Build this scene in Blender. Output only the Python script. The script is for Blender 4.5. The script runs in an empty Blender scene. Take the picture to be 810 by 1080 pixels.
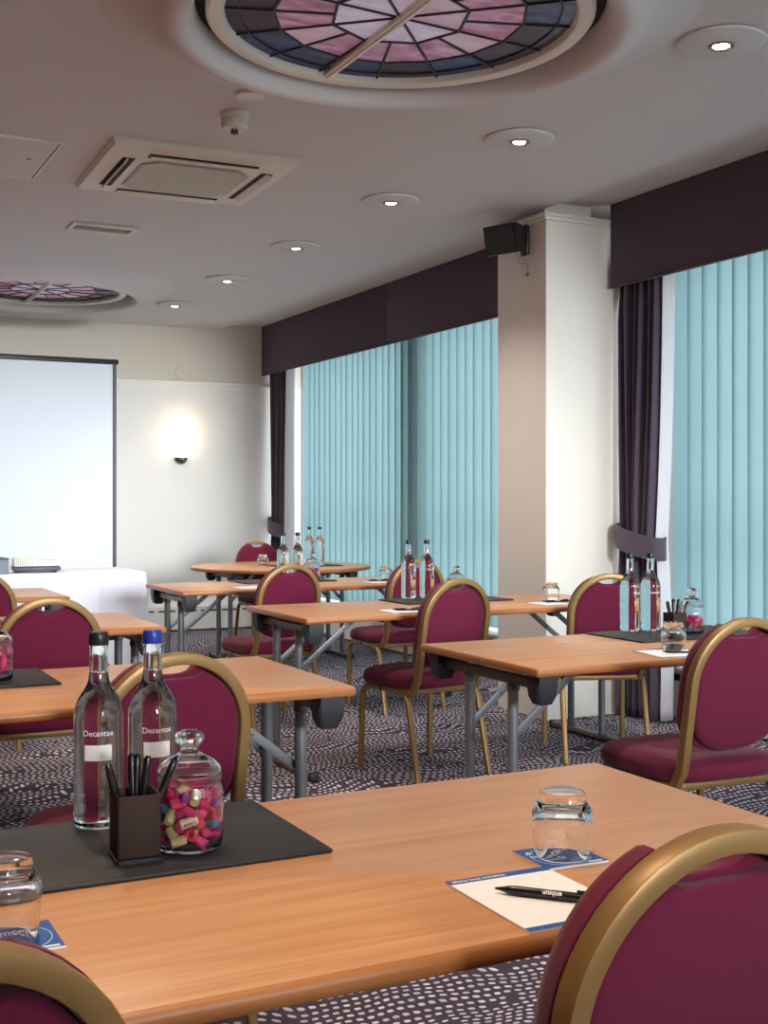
import bpy, bmesh, math, random
from mathutils import Vector, Matrix, Quaternion
C = bpy.context.scene.collection
PI = math.pi
rnd = random.Random(7)

# ------------------------------------------------------------------ materials
def srgb(r, g, b):
    def f(c):
        c /= 255.0
        return c / 12.92 if c <= 0.04045 else ((c + 0.055) / 1.055) ** 2.4
    return (f(r), f(g), f(b), 1.0)

class NT:
    def __init__(s, name):
        s.m = bpy.data.materials.new(name); s.m.use_nodes = True
        s.t = s.m.node_tree; s.t.nodes.clear()
        s.out = s.n('ShaderNodeOutputMaterial')
    def n(s, t, **kw):
        x = s.t.nodes.new(t)
        for k, v in kw.items():
            if k.startswith('i_'):
                x.inputs[k[2:].replace('_', ' ')].default_value = v
            else: setattr(x, k, v)
        return x
    def l(s, a, b): s.t.links.new(a, b)
    def math(s, op, a, b=None, c=None):
        x = s.n('ShaderNodeMath', operation=op)
        for i, v in enumerate((a, b, c)):
            if v is None: continue
            if isinstance(v, (int, float)): x.inputs[i].default_value = v
            else: s.l(v, x.inputs[i])
        return x.outputs[0]
    def mix(s, f, a, b):
        x = s.n('ShaderNodeMix', data_type='RGBA')
        for i, v in ((0, f), (6, a), (7, b)):
            if isinstance(v, (int, float, tuple)): x.inputs[i].default_value = v
            else: s.l(v, x.inputs[i])
        return x.outputs[2]

def pmat(name, col, rough=0.6, metal=0.0, spec=0.5, noise=0.0, nscale=40.0, bump=0.0, coat=0.0, stretch=None, sheen=0.0, emit=None, estr=0):
    k = NT(name)
    b = k.n('ShaderNodeBsdfPrincipled')
    b.inputs['Roughness'].default_value = rough; b.inputs['Metallic'].default_value = metal
    b.inputs['Specular IOR Level'].default_value = spec; b.inputs['Coat Weight'].default_value = coat
    b.inputs['Coat Roughness'].default_value = 0.1
    b.inputs['Sheen Weight'].default_value = sheen
    b.inputs['Base Color'].default_value = col
    if emit: b.inputs['Emission Color'].default_value = emit; b.inputs['Emission Strength'].default_value = estr
    if noise or bump:
        tc = k.n('ShaderNodeTexCoord'); mp = k.n('ShaderNodeMapping')
        if stretch: mp.inputs['Scale'].default_value = stretch
        k.l(tc.outputs['Object'], mp.inputs[0])
        nz = k.n('ShaderNodeTexNoise'); nz.inputs['Scale'].default_value = nscale; nz.inputs['Detail'].default_value = 4
        k.l(mp.outputs[0], nz.inputs['Vector'])
        if noise:
            lo = tuple(max(0, c * (1 - noise)) for c in col[:3]) + (1,)
            hi = tuple(min(1, c * (1 + noise)) for c in col[:3]) + (1,)
            k.l(k.mix(nz.outputs['Fac'], lo, hi), b.inputs['Base Color'])
        if bump:
            bp = k.n('ShaderNodeBump'); bp.inputs['Strength'].default_value = bump; bp.inputs['Distance'].default_value = 0.002
            k.l(nz.outputs['Fac'], bp.inputs['Height']); k.l(bp.outputs[0], b.inputs['Normal'])
    k.l(b.outputs[0], k.out.inputs[0])
    return k.m

def glass_mat(name, ior=1.45, col=(1, 1, 1, 1), rough=0.0):
    k = NT(name)
    g = k.n('ShaderNodeBsdfGlass'); g.inputs['IOR'].default_value = ior; g.inputs['Color'].default_value = col
    g.inputs['Roughness'].default_value = rough
    k.l(g.outputs[0], k.out.inputs[0]); return k.m

def pane_mat():
    k = NT('window_glass')
    t = k.n('ShaderNodeBsdfTransparent'); t.inputs[0].default_value = (0.96, 0.98, 0.98, 1)
    g = k.n('ShaderNodeBsdfGlossy'); g.inputs['Roughness'].default_value = 0.02
    f = k.n('ShaderNodeFresnel'); f.inputs[0].default_value = 1.45
    ge = k.n('ShaderNodeNewGeometry'); fr = k.math('MULTIPLY', f.outputs[0], k.math('SUBTRACT', 1.0, ge.outputs['Backfacing']))
    m = k.n('ShaderNodeMixShader'); k.l(fr, m.inputs[0]); k.l(t.outputs[0], m.inputs[1]); k.l(g.outputs[0], m.inputs[2])
    k.l(m.outputs[0], k.out.inputs[0]); return k.m

def translucent(name, dcol, tcol, f):
    k = NT(name)
    tc = k.n('ShaderNodeTexCoord'); mp = k.n('ShaderNodeMapping'); mp.inputs['Scale'].default_value = (60, 60, 3)
    k.l(tc.outputs['Object'], mp.inputs[0])
    nz = k.n('ShaderNodeTexNoise'); nz.inputs['Scale'].default_value = 6; nz.inputs['Detail'].default_value = 3
    k.l(mp.outputs[0], nz.inputs['Vector'])
    lo = tuple(c * 0.93 for c in tcol[:3]) + (1,); hi = tuple(min(1, c * 1.07) for c in tcol[:3]) + (1,)
    d = k.n('ShaderNodeBsdfDiffuse'); d.inputs[0].default_value = dcol
    t = k.n('ShaderNodeBsdfTranslucent'); k.l(k.mix(nz.outputs['Fac'], lo, hi), t.inputs[0])
    m = k.n('ShaderNodeMixShader'); m.inputs[0].default_value = f
    k.l(d.outputs[0], m.inputs[1]); k.l(t.outputs[0], m.inputs[2]); k.l(m.outputs[0], k.out.inputs[0])
    return k.m

def emis(name, col, s):
    k = NT(name); e = k.n('ShaderNodeEmission'); e.inputs[0].default_value = col; e.inputs[1].default_value = s
    k.l(e.outputs[0], k.out.inputs[0]); return k.m

def wood_mat(name, base, dark, rough=0.3):
    k = NT(name)
    b = k.n('ShaderNodeBsdfPrincipled'); b.inputs['Roughness'].default_value = rough
    b.inputs['Specular IOR Level'].default_value = 0.5
    tc = k.n('ShaderNodeTexCoord'); mp = k.n('ShaderNodeMapping'); mp.inputs['Scale'].default_value = (1.6, 22, 22)
    k.l(tc.outputs['Object'], mp.inputs[0])
    n1 = k.n('ShaderNodeTexNoise'); n1.inputs['Scale'].default_value = 1.4; n1.inputs['Detail'].default_value = 6; n1.inputs['Distortion'].default_value = 0.6
    k.l(mp.outputs[0], n1.inputs['Vector'])
    mp2 = k.n('ShaderNodeMapping'); mp2.inputs['Scale'].default_value = (5, 160, 160); k.l(tc.outputs['Object'], mp2.inputs[0])
    n2 = k.n('ShaderNodeTexNoise'); n2.inputs['Scale'].default_value = 1.0; n2.inputs['Detail'].default_value = 3
    k.l(mp2.outputs[0], n2.inputs['Vector'])
    r = k.n('ShaderNodeValToRGB'); r.color_ramp.elements[0].position = 0.3; r.color_ramp.elements[1].position = 0.7
    r.color_ramp.elements[0].color = dark; r.color_ramp.elements[1].color = base
    s = k.math('ADD', k.math('MULTIPLY', n1.outputs['Fac'], 0.65), k.math('MULTIPLY', n2.outputs['Fac'], 0.35))
    k.l(s, r.inputs[0]); k.l(r.outputs[0], b.inputs['Base Color'])
    k.l(b.outputs[0], k.out.inputs[0]); return k.m

def carpet_mat():
    k = NT('patterned_carpet')
    b = k.n('ShaderNodeBsdfPrincipled'); b.inputs['Roughness'].default_value = 0.95; b.inputs['Specular IOR Level'].default_value = 0.1
    tc = k.n('ShaderNodeTexCoord'); sp = k.n('ShaderNodeSeparateXYZ'); k.l(tc.outputs['Object'], sp.inputs[0])
    X, Y = sp.outputs[0], sp.outputs[1]
    nz = k.n('ShaderNodeTexNoise'); nz.inputs['Scale'].default_value = 1.7; nz.inputs['Detail'].default_value = 1.5
    k.l(tc.outputs['Object'], nz.inputs['Vector'])
    nb = k.n('ShaderNodeTexNoise'); nb.inputs['Scale'].default_value = 5.0; nb.inputs['Detail'].default_value = 1
    k.l(tc.outputs['Object'], nb.inputs['Vector'])
    yy = k.math('ADD', Y, k.math('ADD', k.math('MULTIPLY', k.math('SUBTRACT', nz.outputs['Fac'], 0.5), 0.55),
                                 k.math('MULTIPLY', k.math('SUBTRACT', nb.outputs['Fac'], 0.5), 0.10)))
    row = k.math('DIVIDE', yy, 0.034)
    rid = k.math('FLOOR', row); rf = k.math('SUBTRACT', row, rid)
    wn = k.n('ShaderNodeTexWhiteNoise', noise_dimensions='1D'); k.l(rid, wn.inputs['W'])
    xx = k.math('ADD', k.math('DIVIDE', X, 0.029), k.math('MULTIPLY', wn.outputs['Value'], 7.0))
    xf = k.math('FRACT', xx)
    ax = k.math('DIVIDE', k.math('ABSOLUTE', k.math('SUBTRACT', xf, 0.5)), 0.30)
    ay = k.math('DIVIDE', k.math('ABSOLUTE', k.math('SUBTRACT', rf, 0.5)), 0.22)
    rr = k.math('ADD', k.math('POWER', ax, 3.0), k.math('POWER', ay, 3.0))
    cell = k.n('ShaderNodeTexWhiteNoise', noise_dimensions='2D')
    cb = k.n('ShaderNodeCombineXYZ'); k.l(k.math('FLOOR', xx), cb.inputs[0]); k.l(rid, cb.inputs[1]); k.l(cb.outputs[0], cell.inputs['Vector'])
    mask = k.math('MULTIPLY', k.math('LESS_THAN', rr, 1.0), k.math('GREATER_THAN', cell.outputs['Value'], 0.06))
    fine = k.n('ShaderNodeTexNoise'); fine.inputs['Scale'].default_value = 350; k.l(tc.outputs['Object'], fine.inputs['Vector'])
    bg = k.mix(fine.outputs['Fac'], srgb(46, 40, 54), srgb(90, 80, 96))
    dot = k.mix(cell.outputs['Value'], srgb(180, 176, 190), srgb(222, 220, 230))
    k.l(k.mix(mask, bg, dot), b.inputs['Base Color'])
    bp = k.n('ShaderNodeBump'); bp.inputs['Strength'].default_value = 0.4; bp.inputs['Distance'].default_value = 0.004
    k.l(fine.outputs['Fac'], bp.inputs['Height']); k.l(bp.outputs[0], b.inputs['Normal'])
    k.l(b.outputs[0], k.out.inputs[0]); return k.m

def stained_mat(name, a, bcol, emit_s):
    k = NT(name)
    b = k.n('ShaderNodeBsdfPrincipled'); b.inputs['Roughness'].default_value = 0.3; b.inputs['Specular IOR Level'].default_value = 0.15
    tc = k.n('ShaderNodeTexCoord'); mp = k.n('ShaderNodeMapping'); mp.inputs['Scale'].default_value = (3, 9, 3); mp.inputs['Rotation'].default_value = (0, 0, 0.7)
    k.l(tc.outputs['Object'], mp.inputs[0])
    n = k.n('ShaderNodeTexNoise'); n.inputs['Scale'].default_value = 1.6; n.inputs['Detail'].default_value = 5; n.inputs['Distortion'].default_value = 1.2
    k.l(mp.outputs[0], n.inputs['Vector'])
    r = k.n('ShaderNodeValToRGB'); r.color_ramp.elements[0].position = 0.35; r.color_ramp.elements[1].position = 0.65
    r.color_ramp.elements[0].color = a; r.color_ramp.elements[1].color = bcol
    k.l(n.outputs['Fac'], r.inputs[0]); k.l(r.outputs[0], b.inputs['Base Color'])
    k.l(r.outputs[0], b.inputs['Emission Color']); b.inputs['Emission Strength'].default_value = emit_s  # faint glow added in place of light from behind the glass
    k.l(b.outputs[0], k.out.inputs[0]); return k.m

M = {}
M['wall'] = pmat('cream_wall_paint', srgb(240, 238, 236), 0.7, noise=0.015, nscale=6)
M['wall_upper'] = pmat('beige_wall_paint', srgb(226, 217, 205), 0.7, noise=0.015, nscale=6)
M['wall_left'] = pmat('tan_bounce_paint', srgb(176, 112, 66), 0.7, noise=0.03, nscale=6)  # unseen wall, tan chosen to bounce warm light onto the pillar
M['ceil'] = pmat('ceiling_paint', srgb(210, 206, 208), 0.75, noise=0.012, nscale=3)
M['pillar'] = pmat('pillar_paint', srgb(238, 233, 226), 0.6, noise=0.012, nscale=6)
M['trim'] = pmat('white_trim_paint', srgb(240, 236, 228), 0.45)
M['white'] = pmat('white_plastic', srgb(232, 230, 226), 0.4)
M['offwhite'] = pmat('cream_plastic', srgb(224, 218, 208), 0.5)
M['grille'] = pmat('grey_grille', srgb(176, 174, 164), 0.6, noise=0.1, nscale=120)
M['black'] = pmat('black_plastic', srgb(22, 22, 24), 0.4)
M['dark_slot'] = pmat('dark_slot', srgb(18, 16, 16), 0.8)
M['carpet'] = carpet_mat()
M['wood'] = wood_mat('beech_laminate', srgb(206, 157, 115), srgb(182, 124, 82), 0.34)
M['edge'] = wood_mat('beech_edge_shaded', srgb(176, 116, 68), srgb(146, 90, 50), 0.35)  # darker copy of the laminate; the edge's shading is in its colour
M['burg'] = pmat('burgundy_fabric', srgb(100, 20, 52), 0.85, spec=0.2, noise=0.22, nscale=260, bump=0.25, sheen=0.15)
M['gold'] = pmat('gold_painted_metal', srgb(146, 114, 70), 0.42, metal=0.35, noise=0.05, nscale=30)
M['steel'] = pmat('grey_painted_steel', srgb(122, 124, 130), 0.42, metal=0.35)
M['steel_dk'] = pmat('bronze_grey_steel', srgb(116, 108, 102), 0.4, metal=0.35)
M['rubber'] = pmat('black_bracket_plastic', srgb(34, 36, 42), 0.5, noise=0.1, nscale=40)
M['leather'] = pmat('black_leatherette', srgb(42, 40, 44), 0.5, spec=0.3, noise=0.12, nscale=90, bump=0.15)
M['pot'] = pmat('dark_brown_plastic', srgb(46, 31, 28), 0.6, spec=0.2)
M['pen'] = pmat('black_pen_plastic', srgb(20, 20, 24), 0.25)
M['paper'] = pmat('white_paper', srgb(240, 240, 244), 0.7)
M['blue'] = pmat('blue_print', srgb(36, 84, 158), 0.6, noise=0.06, nscale=200)
M['print'] = pmat('white_print', srgb(238, 238, 242), 0.6)
M['redprint'] = pmat('red_print', srgb(190, 40, 60), 0.6)
M['glass'] = glass_mat('clear_tumbler_glass', 1.45)
M['bglass'] = glass_mat('bottle_glass_and_water', 1.36, (0.97, 0.985, 0.985, 1))
M['jglass'] = glass_mat('jar_glass', 1.4, (0.985, 0.99, 0.995, 1))
M['frost'] = glass_mat('milky_plastic_seal', 1.2, (.97, .94, .95, 1), 0.35)
M['cap_black'] = pmat('black_bottle_cap', srgb(28, 28, 32), 0.35)
M['cap_blue'] = pmat('blue_bottle_cap', srgb(30, 52, 150), 0.35)
M['pelmet'] = pmat('aubergine_pelmet_fabric', srgb(90, 80, 92), 0.85, spec=0.2, noise=0.12, nscale=180, bump=0.1)
M['curtain'] = pmat('aubergine_curtain_fabric', srgb(88, 78, 96), 0.75, spec=0.3, noise=0.1, nscale=90, stretch=(1, 1, 0.15), sheen=0.2)
M['lining'] = pmat('white_curtain_lining', srgb(226, 224, 230), 0.8, spec=0.2)
M['vane'] = translucent('turquoise_vane_fabric', srgb(132, 162, 168), srgb(128, 157, 163), 0.5)
M['pane'] = pane_mat()
M['frame'] = pmat('window_frame', srgb(200, 202, 204), 0.4)
M['screen'] = pmat('matt_white_screen', srgb(222, 230, 242), 0.8)
M['cloth'] = pmat('white_table_cloth', srgb(226, 228, 242), 0.85, spec=0.2)
M['chrome'] = pmat('brushed_nickel', srgb(150, 140, 132), 0.25, metal=1.0)
M['shade'] = pmat('glowing_glass_shade', srgb(255, 240, 210), 0.4, emit=(1.0, 0.80, 0.50, 1), estr=1.4)
M['lamp'] = emis('lit_downlight_bulb', (1.0, 0.86, 0.66, 1), 14)
M['lead'] = pmat('dark_lead_came', srgb(34, 30, 36), 0.5)
M['sg_lilac'] = stained_mat('lilac_stained_glass', srgb(196, 180, 204), srgb(214, 204, 222), 0.12)
M['sg_pale'] = stained_mat('pale_pink_stained_glass', srgb(196, 160, 180), srgb(206, 186, 204), 0.10)
M['sg_pink'] = stained_mat('streaky_pink_stained_glass', srgb(158, 96, 130), srgb(200, 160, 186), 0.10)
M['sg_purple'] = stained_mat('purple_stained_glass', srgb(50, 40, 58), srgb(72, 60, 86), 0.03)
M['sg_blue'] = stained_mat('blue_stained_glass', srgb(36, 44, 74), srgb(66, 82, 122), 0.05)
M['grey_box'] = pmat('grey_blue_plastic', srgb(128, 132, 148), 0.5)
M['navy'] = pmat('dark_blue_grey_plastic', srgb(58, 66, 84), 0.45)
SW = {n: pmat(n + '_sweet_wrapper', c, 0.3, noise=0.08, nscale=200) for n, c in dict(
    pink=srgb(232, 70, 130), magenta=srgb(196, 24, 104), red=srgb(206, 32, 62), blue=srgb(74, 116, 160),
    white=srgb(236, 214, 206), cream=srgb(222, 208, 160), purple=srgb(150, 60, 160)).items()}

# ------------------------------------------------------------------ mesh helpers
def obj(name, bm, mats, parent=None, smooth=True, angle=35):
    me = bpy.data.meshes.new(name)
    bmesh.ops.recalc_face_normals(bm, faces=bm.faces[:])
    bm.to_mesh(me); bm.free()
    if not isinstance(mats, (list, tuple)): mats = [mats]
    for m in mats: me.materials.append(m)
    if smooth:
        for p in me.polygons: p.use_smooth = len(p.vertices) < 10
        me.set_sharp_from_angle(angle=math.radians(angle))
    o = bpy.data.objects.new(name, me); C.objects.link(o)
    if parent: o.parent = parent
    return o

def tag(o, label, cat, group=None):
    o['label'] = label; o['category'] = cat
    if group: o['group'] = group
    return o

def thing(name, label, cat, loc=(0, 0, 0), rz=0, group=None):
    o = bpy.data.objects.new(name, None); C.objects.link(o)
    o.location = loc; o.rotation_euler = (0, 0, rz); o.empty_display_size = 0.1
    return tag(o, label, cat, group)

def struct(name, bm, m, smooth=False, parent=None):
    o = obj(name, bm, m, parent, smooth)
    if not parent: o['kind'] = 'structure'
    return o

def dup(root, label, loc=None, rz=None, group=None):
    r = root.copy(); C.objects.link(r)
    if loc is not None: r.location = loc
    if rz is not None: r.rotation_euler = (0, 0, rz)
    r['label'] = label
    if group: r['group'] = group
    for ch in list(root.children):
        c = ch.copy(); C.objects.link(c); c.parent = r
        for g in list(ch.children):
            d = g.copy(); C.objects.link(d); d.parent = c
    return r

def box(bm, x0, x1, y0, y1, z0, z1, bev=0.0, mi=0, seg=2, M4=None):
    t = bmesh.new()
    bmesh.ops.create_cube(t, size=1)
    bmesh.ops.scale(t, vec=(x1 - x0, y1 - y0, z1 - z0), verts=t.verts[:])
    bmesh.ops.translate(t, vec=((x0 + x1) / 2, (y0 + y1) / 2, (z0 + z1) / 2), verts=t.verts[:])
    if bev > 0: bmesh.ops.bevel(t, geom=t.edges[:], offset=bev, segments=seg, profile=0.5, affect='EDGES')
    merge(bm, t, mi, M4)

def merge(bm, t, mi=0, M4=None):
    if M4 is not None: bmesh.ops.transform(t, matrix=M4, verts=t.verts[:])
    vm = {}
    for v in t.verts: vm[v] = bm.verts.new(v.co)
    for f in t.faces:
        try:
            g = bm.faces.new([vm[v] for v in f.verts]); g.material_index = mi
        except ValueError: pass
    t.free()

def lathe(bm, prof, n=32, mi=0, cx=0, cy=0, closed=False):
    """prof: list of (r,z); r==0 ends become poles"""
    rings = []
    for r, z in prof:
        if r < 1e-6: rings.append([bm.verts.new((cx, cy, z))])
        else: rings.append([bm.verts.new((cx + r * math.cos(2 * PI * i / n), cy + r * math.sin(2 * PI * i / n), z)) for i in range(n)])
    seq = list(zip(rings, rings[1:]))
    if closed: seq.append((rings[-1], rings[0]))
    for a, b in seq:
        for i in range(n):
            j = (i + 1) % n
            if len(a) == 1 and len(b) == 1: continue
            if len(a) == 1: f = bm.faces.new((a[0], b[i], b[j]))
            elif len(b) == 1: f = bm.faces.new((a[i], a[j], b[0]))
            else: f = bm.faces.new((a[i], a[j], b[j], b[i]))
            f.material_index = mi
    if not closed:
        for rg in (rings[0], rings[-1]):
            if len(rg) > 1:
                f = bm.faces.new(rg); f.material_index = mi

def sweep(bm, path, w, h, up=Vector((0, 1, 0)), r=0.25, mi=0, close=False, round_=False, seg=10):
    """sweep a rounded rectangle (w across, h along 'up') or circle along path"""
    path = [Vector(p) for p in path]; n = len(path)
    if round_: sec = [(w / 2 * math.cos(2 * PI * i / seg), h / 2 * math.sin(2 * PI * i / seg)) for i in range(seg)]
    else:
        rr = r * min(w, h); sec = []
        for sx, sy, a0 in ((1, 1, 0), (-1, 1, PI / 2), (-1, -1, PI), (1, -1, 3 * PI / 2)):
            for k in range(3):
                a = a0 + k * PI / 4
                sec.append((sx * (w / 2 - rr) + rr * math.cos(a), sy * (h / 2 - rr) + rr * math.sin(a)))
    rings = []
    for i in range(n):
        if close: t = path[(i + 1) % n] - path[i - 1]
        else: t = path[min(i + 1, n - 1)] - path[max(i - 1, 0)]
        t.normalize()
        s = t.cross(up)
        if s.length < 1e-4: s = t.cross(Vector((1, 0, 0)))
        s.normalize(); u = s.cross(t).normalized()
        rings.append([bm.verts.new(path[i] + s * a + u * b) for a, b in sec])
    m = len(sec)
    for i in range(n if close else n - 1):
        a, b = rings[i], rings[(i + 1) % n]
        for k in range(m):
            f = bm.faces.new((a[k], a[(k + 1) % m], b[(k + 1) % m], b[k])); f.material_index = mi
    if not close:
        for rg in (rings[0], rings[-1]):
            f = bm.faces.new(rg); f.material_index = mi

def bend(pts, rad=0.04, k=6):
    """polyline with rounded corners"""
    pts = [Vector(p) for p in pts]; out = [pts[0]]
    for i in range(1, len(pts) - 1):
        a, b, c = pts[i - 1], pts[i], pts[i + 1]
        r = min(rad, (a - b).length * 0.49, (c - b).length * 0.49)
        p0 = b + (a - b).normalized() * r; p2 = b + (c - b).normalized() * r
        for j in range(k + 1):
            t = j / k
            out.append((1 - t) ** 2 * p0 + 2 * t * (1 - t) * b + t * t * p2)
    out.append(pts[-1]); return out

def loft(bm, rings, cap=True, mi=0):
    R = [[bm.verts.new(p) for p in r] for r in rings]; n = len(R[0])
    for a, b in zip(R, R[1:]):
        for i in range(n):
            f = bm.faces.new((a[i], a[(i + 1) % n], b[(i + 1) % n], b[i])); f.material_index = mi
    if cap:
        for r in (R[0], R[-1]):
            c = Vector((0, 0, 0))
            for v in r: c += v.co
            cv = bm.verts.new(c / n)
            for i in range(n):
                f = bm.faces.new((r[i], r[(i + 1) % n], cv)); f.material_index = mi

def txt(body, size, m, parent, loc, rot, name='printed_text', align='LEFT', bold=0.0, wrap=None):
    cu = bpy.data.curves.new(name + '_curve', 'FONT'); cu.body = body; cu.size = size; cu.align_x = align
    cu.offset = bold; cu.space_line = 0.95; cu.resolution_u = 3
    t = bpy.data.objects.new(name + '_tmp', cu); C.objects.link(t)
    bpy.context.view_layer.update()
    me = bpy.data.meshes.new_from_object(t.evaluated_get(bpy.context.evaluated_depsgraph_get()))
    bpy.data.objects.remove(t); bpy.data.curves.remove(cu)
    me.name = name
    if wrap:      # bend around a vertical cylinder: local x -> arc
        for v in me.vertices:
            a = v.co.x / wrap
            v.co = (wrap * math.sin(a), -wrap * math.cos(a), v.co.y)
    me.materials.clear(); me.materials.append(m)
    o = bpy.data.objects.new(name, me); C.objects.link(o); o.parent = parent
    o.location = loc; o.rotation_euler = rot
    return o

# ------------------------------------------------------------------ room
CZ, SZ = 2.91, 2.955          # ceiling and the raised strip along the windows
UW, VB, VR, UL = 4.78, 11.25, -3.2, -3.2
bm = bmesh.new(); box(bm, UL - .2, UW + .2, VR - .2, 12.2, -0.1, 0); struct('floor', bm, M['carpet'])
bm = bmesh.new(); box(bm, UL - .2, 3.966, VR - .2, 12.2, CZ, CZ + .3); struct('ceiling', bm, M['ceil'])
bm = bmesh.new(); box(bm, 3.966, UW + .2, VR - .2, 12.2, SZ, CZ + .3); struct('ceiling_right', bm, M['ceil'])
# back wall, turned a few degrees about the window corner
th = math.radians(4.0)
BW = Matrix.Translation((4.45, VB, 0)) @ Matrix.Rotation(-th, 4, 'Z')
def back(bm, x0, x1, y0, y1, z0, z1, bev=0, mi=0): box(bm, x0, x1, y0, y1, z0, z1, bev, mi, M4=BW)
bm = bmesh.new(); back(bm, -8, 0.6, 0, .15, 0, 2.37); back(bm, -8, 0.6, 0, .15, 2.37, SZ + .1, mi=1); struct('wall_back', bm, [M['wall'], M['wall_upper']])
bm = bmesh.new(); back(bm, -8, 0.2, -0.022, 0, 2.355, 2.385, .008); back(bm, -8, 0.2, -0.03, 0, 2.377, 2.39, .004); struct('trim_1', bm, M['trim'])
bm = bmesh.new(); back(bm, -8, 0.1, -0.10, 0, 0.012, 0.235, .006)
x = -7.9
while x < 0.0:
    back(bm, x, x + .16, -0.104, -0.09, 0.185, 0.199, 0, 1); x += .205
struct('trim_2', bm, [M['trim'], M['dark_slot']])
bm = bmesh.new(); box(bm, UL - .15, UL, VR, 12, 0, SZ); struct('wall_left', bm, M['wall_left'])

# window wall: spandrel, sill casing, mullions, head
V_OPEN = [(-2.9, -0.5), (-0.2, 2.6), (2.95, 5.62), (6.33, 8.60), (8.85, 11.2)]
bm = bmesh.new()
box(bm, UW, UW + .2, VR, 11.9, 0, .30); box(bm, UW, UW + .2, VR, 11.9, 2.72, SZ + .1)
edges = [VR] + [e for p in V_OPEN for e in p] + [11.9]
for a, b in zip(edges[0::2], edges[1::2]): box(bm, UW, UW + .2, a, b, .30, 2.72)
struct('wall_right', bm, M['wall'])
bm = bmesh.new(); box(bm, 4.60, UW, VR, 5.72, 0.012, .285, .004); box(bm, 4.57, UW, VR, 5.72, .285, .31, .008)
box(bm, 4.598, 4.605, VR, 5.72, .225, .262, 0, 1)
box(bm, 4.60, UW, 6.23, 11.2, 0.012, .285, .004); box(bm, 4.57, UW, 6.23, 11.2, .285, .31, .008); box(bm, 4.598, 4.605, 6.23, 11.2, .225, .262, 0, 1)
struct('baseboard_right', bm, [M['trim'], M['dark_slot']])
for i, (a, b) in enumerate(V_OPEN):
    bm = bmesh.new()
    for y0, y1, z0, z1 in ((a, b, .30, .36), (a, b, 2.66, 2.72), (a, a + .05, .36, 2.66), (b - .05, b, .36, 2.66), (a, b, 1.0, 1.04)):
        box(bm, UW + .05, UW + .11, y0, y1, z0, z1, .006)
    w = struct('window_%d' % (i + 1), bm, M['frame'])
    bm = bmesh.new(); box(bm, UW + .075, UW + .083, a + .05, b - .05, .36, 2.66); obj('glass_pane', bm, M['pane'], w, smooth=False)
# rear wall behind the camera: an unseen window added to light the room
bm = bmesh.new()
RX0, RX1, RZ0, RZ1 = 0.6, 4.5, 1.3, 2.8
box(bm, UL, UW, VR - .2, VR, 0, RZ0); box(bm, UL, UW, VR - .2, VR, RZ1, SZ + .1); box(bm, UL, RX0, VR - .2, VR, RZ0, RZ1); box(bm, RX1, UW, VR - .2, VR, RZ0, RZ1)
struct('wall_rear', bm, M['wall'])
bm = bmesh.new()
for k in range(4):
    xx = RX0 + (RX1 - RX0) * k / 3; box(bm, xx - .03, xx + .03, VR - .13, VR - .07, RZ0, RZ1, .006)
box(bm, RX0, RX1, VR - .13, VR - .07, RZ0, RZ0 + .06, .006); box(bm, RX0, RX1, VR - .13, VR - .07, RZ1 - .06, RZ1, .006)
w = struct('window_6', bm, M['frame'])
bm = bmesh.new(); box(bm, RX0, RX1, VR - .105, VR - .097, RZ0, RZ1); obj('glass_pane', bm, M['pane'], w, smooth=False)

# pillar between the windows
bm = bmesh.new()
box(bm, 3.93, UW, 5.72, 6.23, 0, 2.83, .004)
box(bm, 3.915, 4.37, 5.705, 6.245, 2.83, 2.85, .004); box(bm, 3.90, 4.38, 5.69, 6.26, 2.85, 2.868, .004)
box(bm, 3.975, 4.30, 5.80, 6.20, 2.868, SZ)
struct('pillar', bm, M['pillar'])

# ------------------------------------------------------------------ pelmets
def pelmet(v0, v1, seams, label):
    t = thing('pelmet', label, 'pelmet', (0, 0, 0), 0, 'fabric pelmets over the windows')
    bm = bmesh.new(); e = [v0] + seams + [v1]
    for a, b in zip(e, e[1:]): box(bm, 4.355, 4.385, a + .0015, b - .0015, 2.472, SZ - .001, .004)
    box(bm, 4.385, UW - .004, v0, v1, SZ - .031, SZ - .001)
    obj('fabric_board', bm, M['pelmet'], t)
    bm = bmesh.new(); sweep(bm, [(4.352, v0 + .002, 2.474), (4.352, v1 - .002, 2.474)], .01, .01, Vector((0, 0, 1)), round_=True, seg=8)
    obj('piping', bm, M['pelmet'], t)
pelmet(6.26, 11.25, [8.54], 'long aubergine fabric pelmet from the back wall to the pillar')
pelmet(-3.1, 5.69, [2.75, -0.2], 'aubergine fabric pelmet right of the pillar above the near window')

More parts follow.
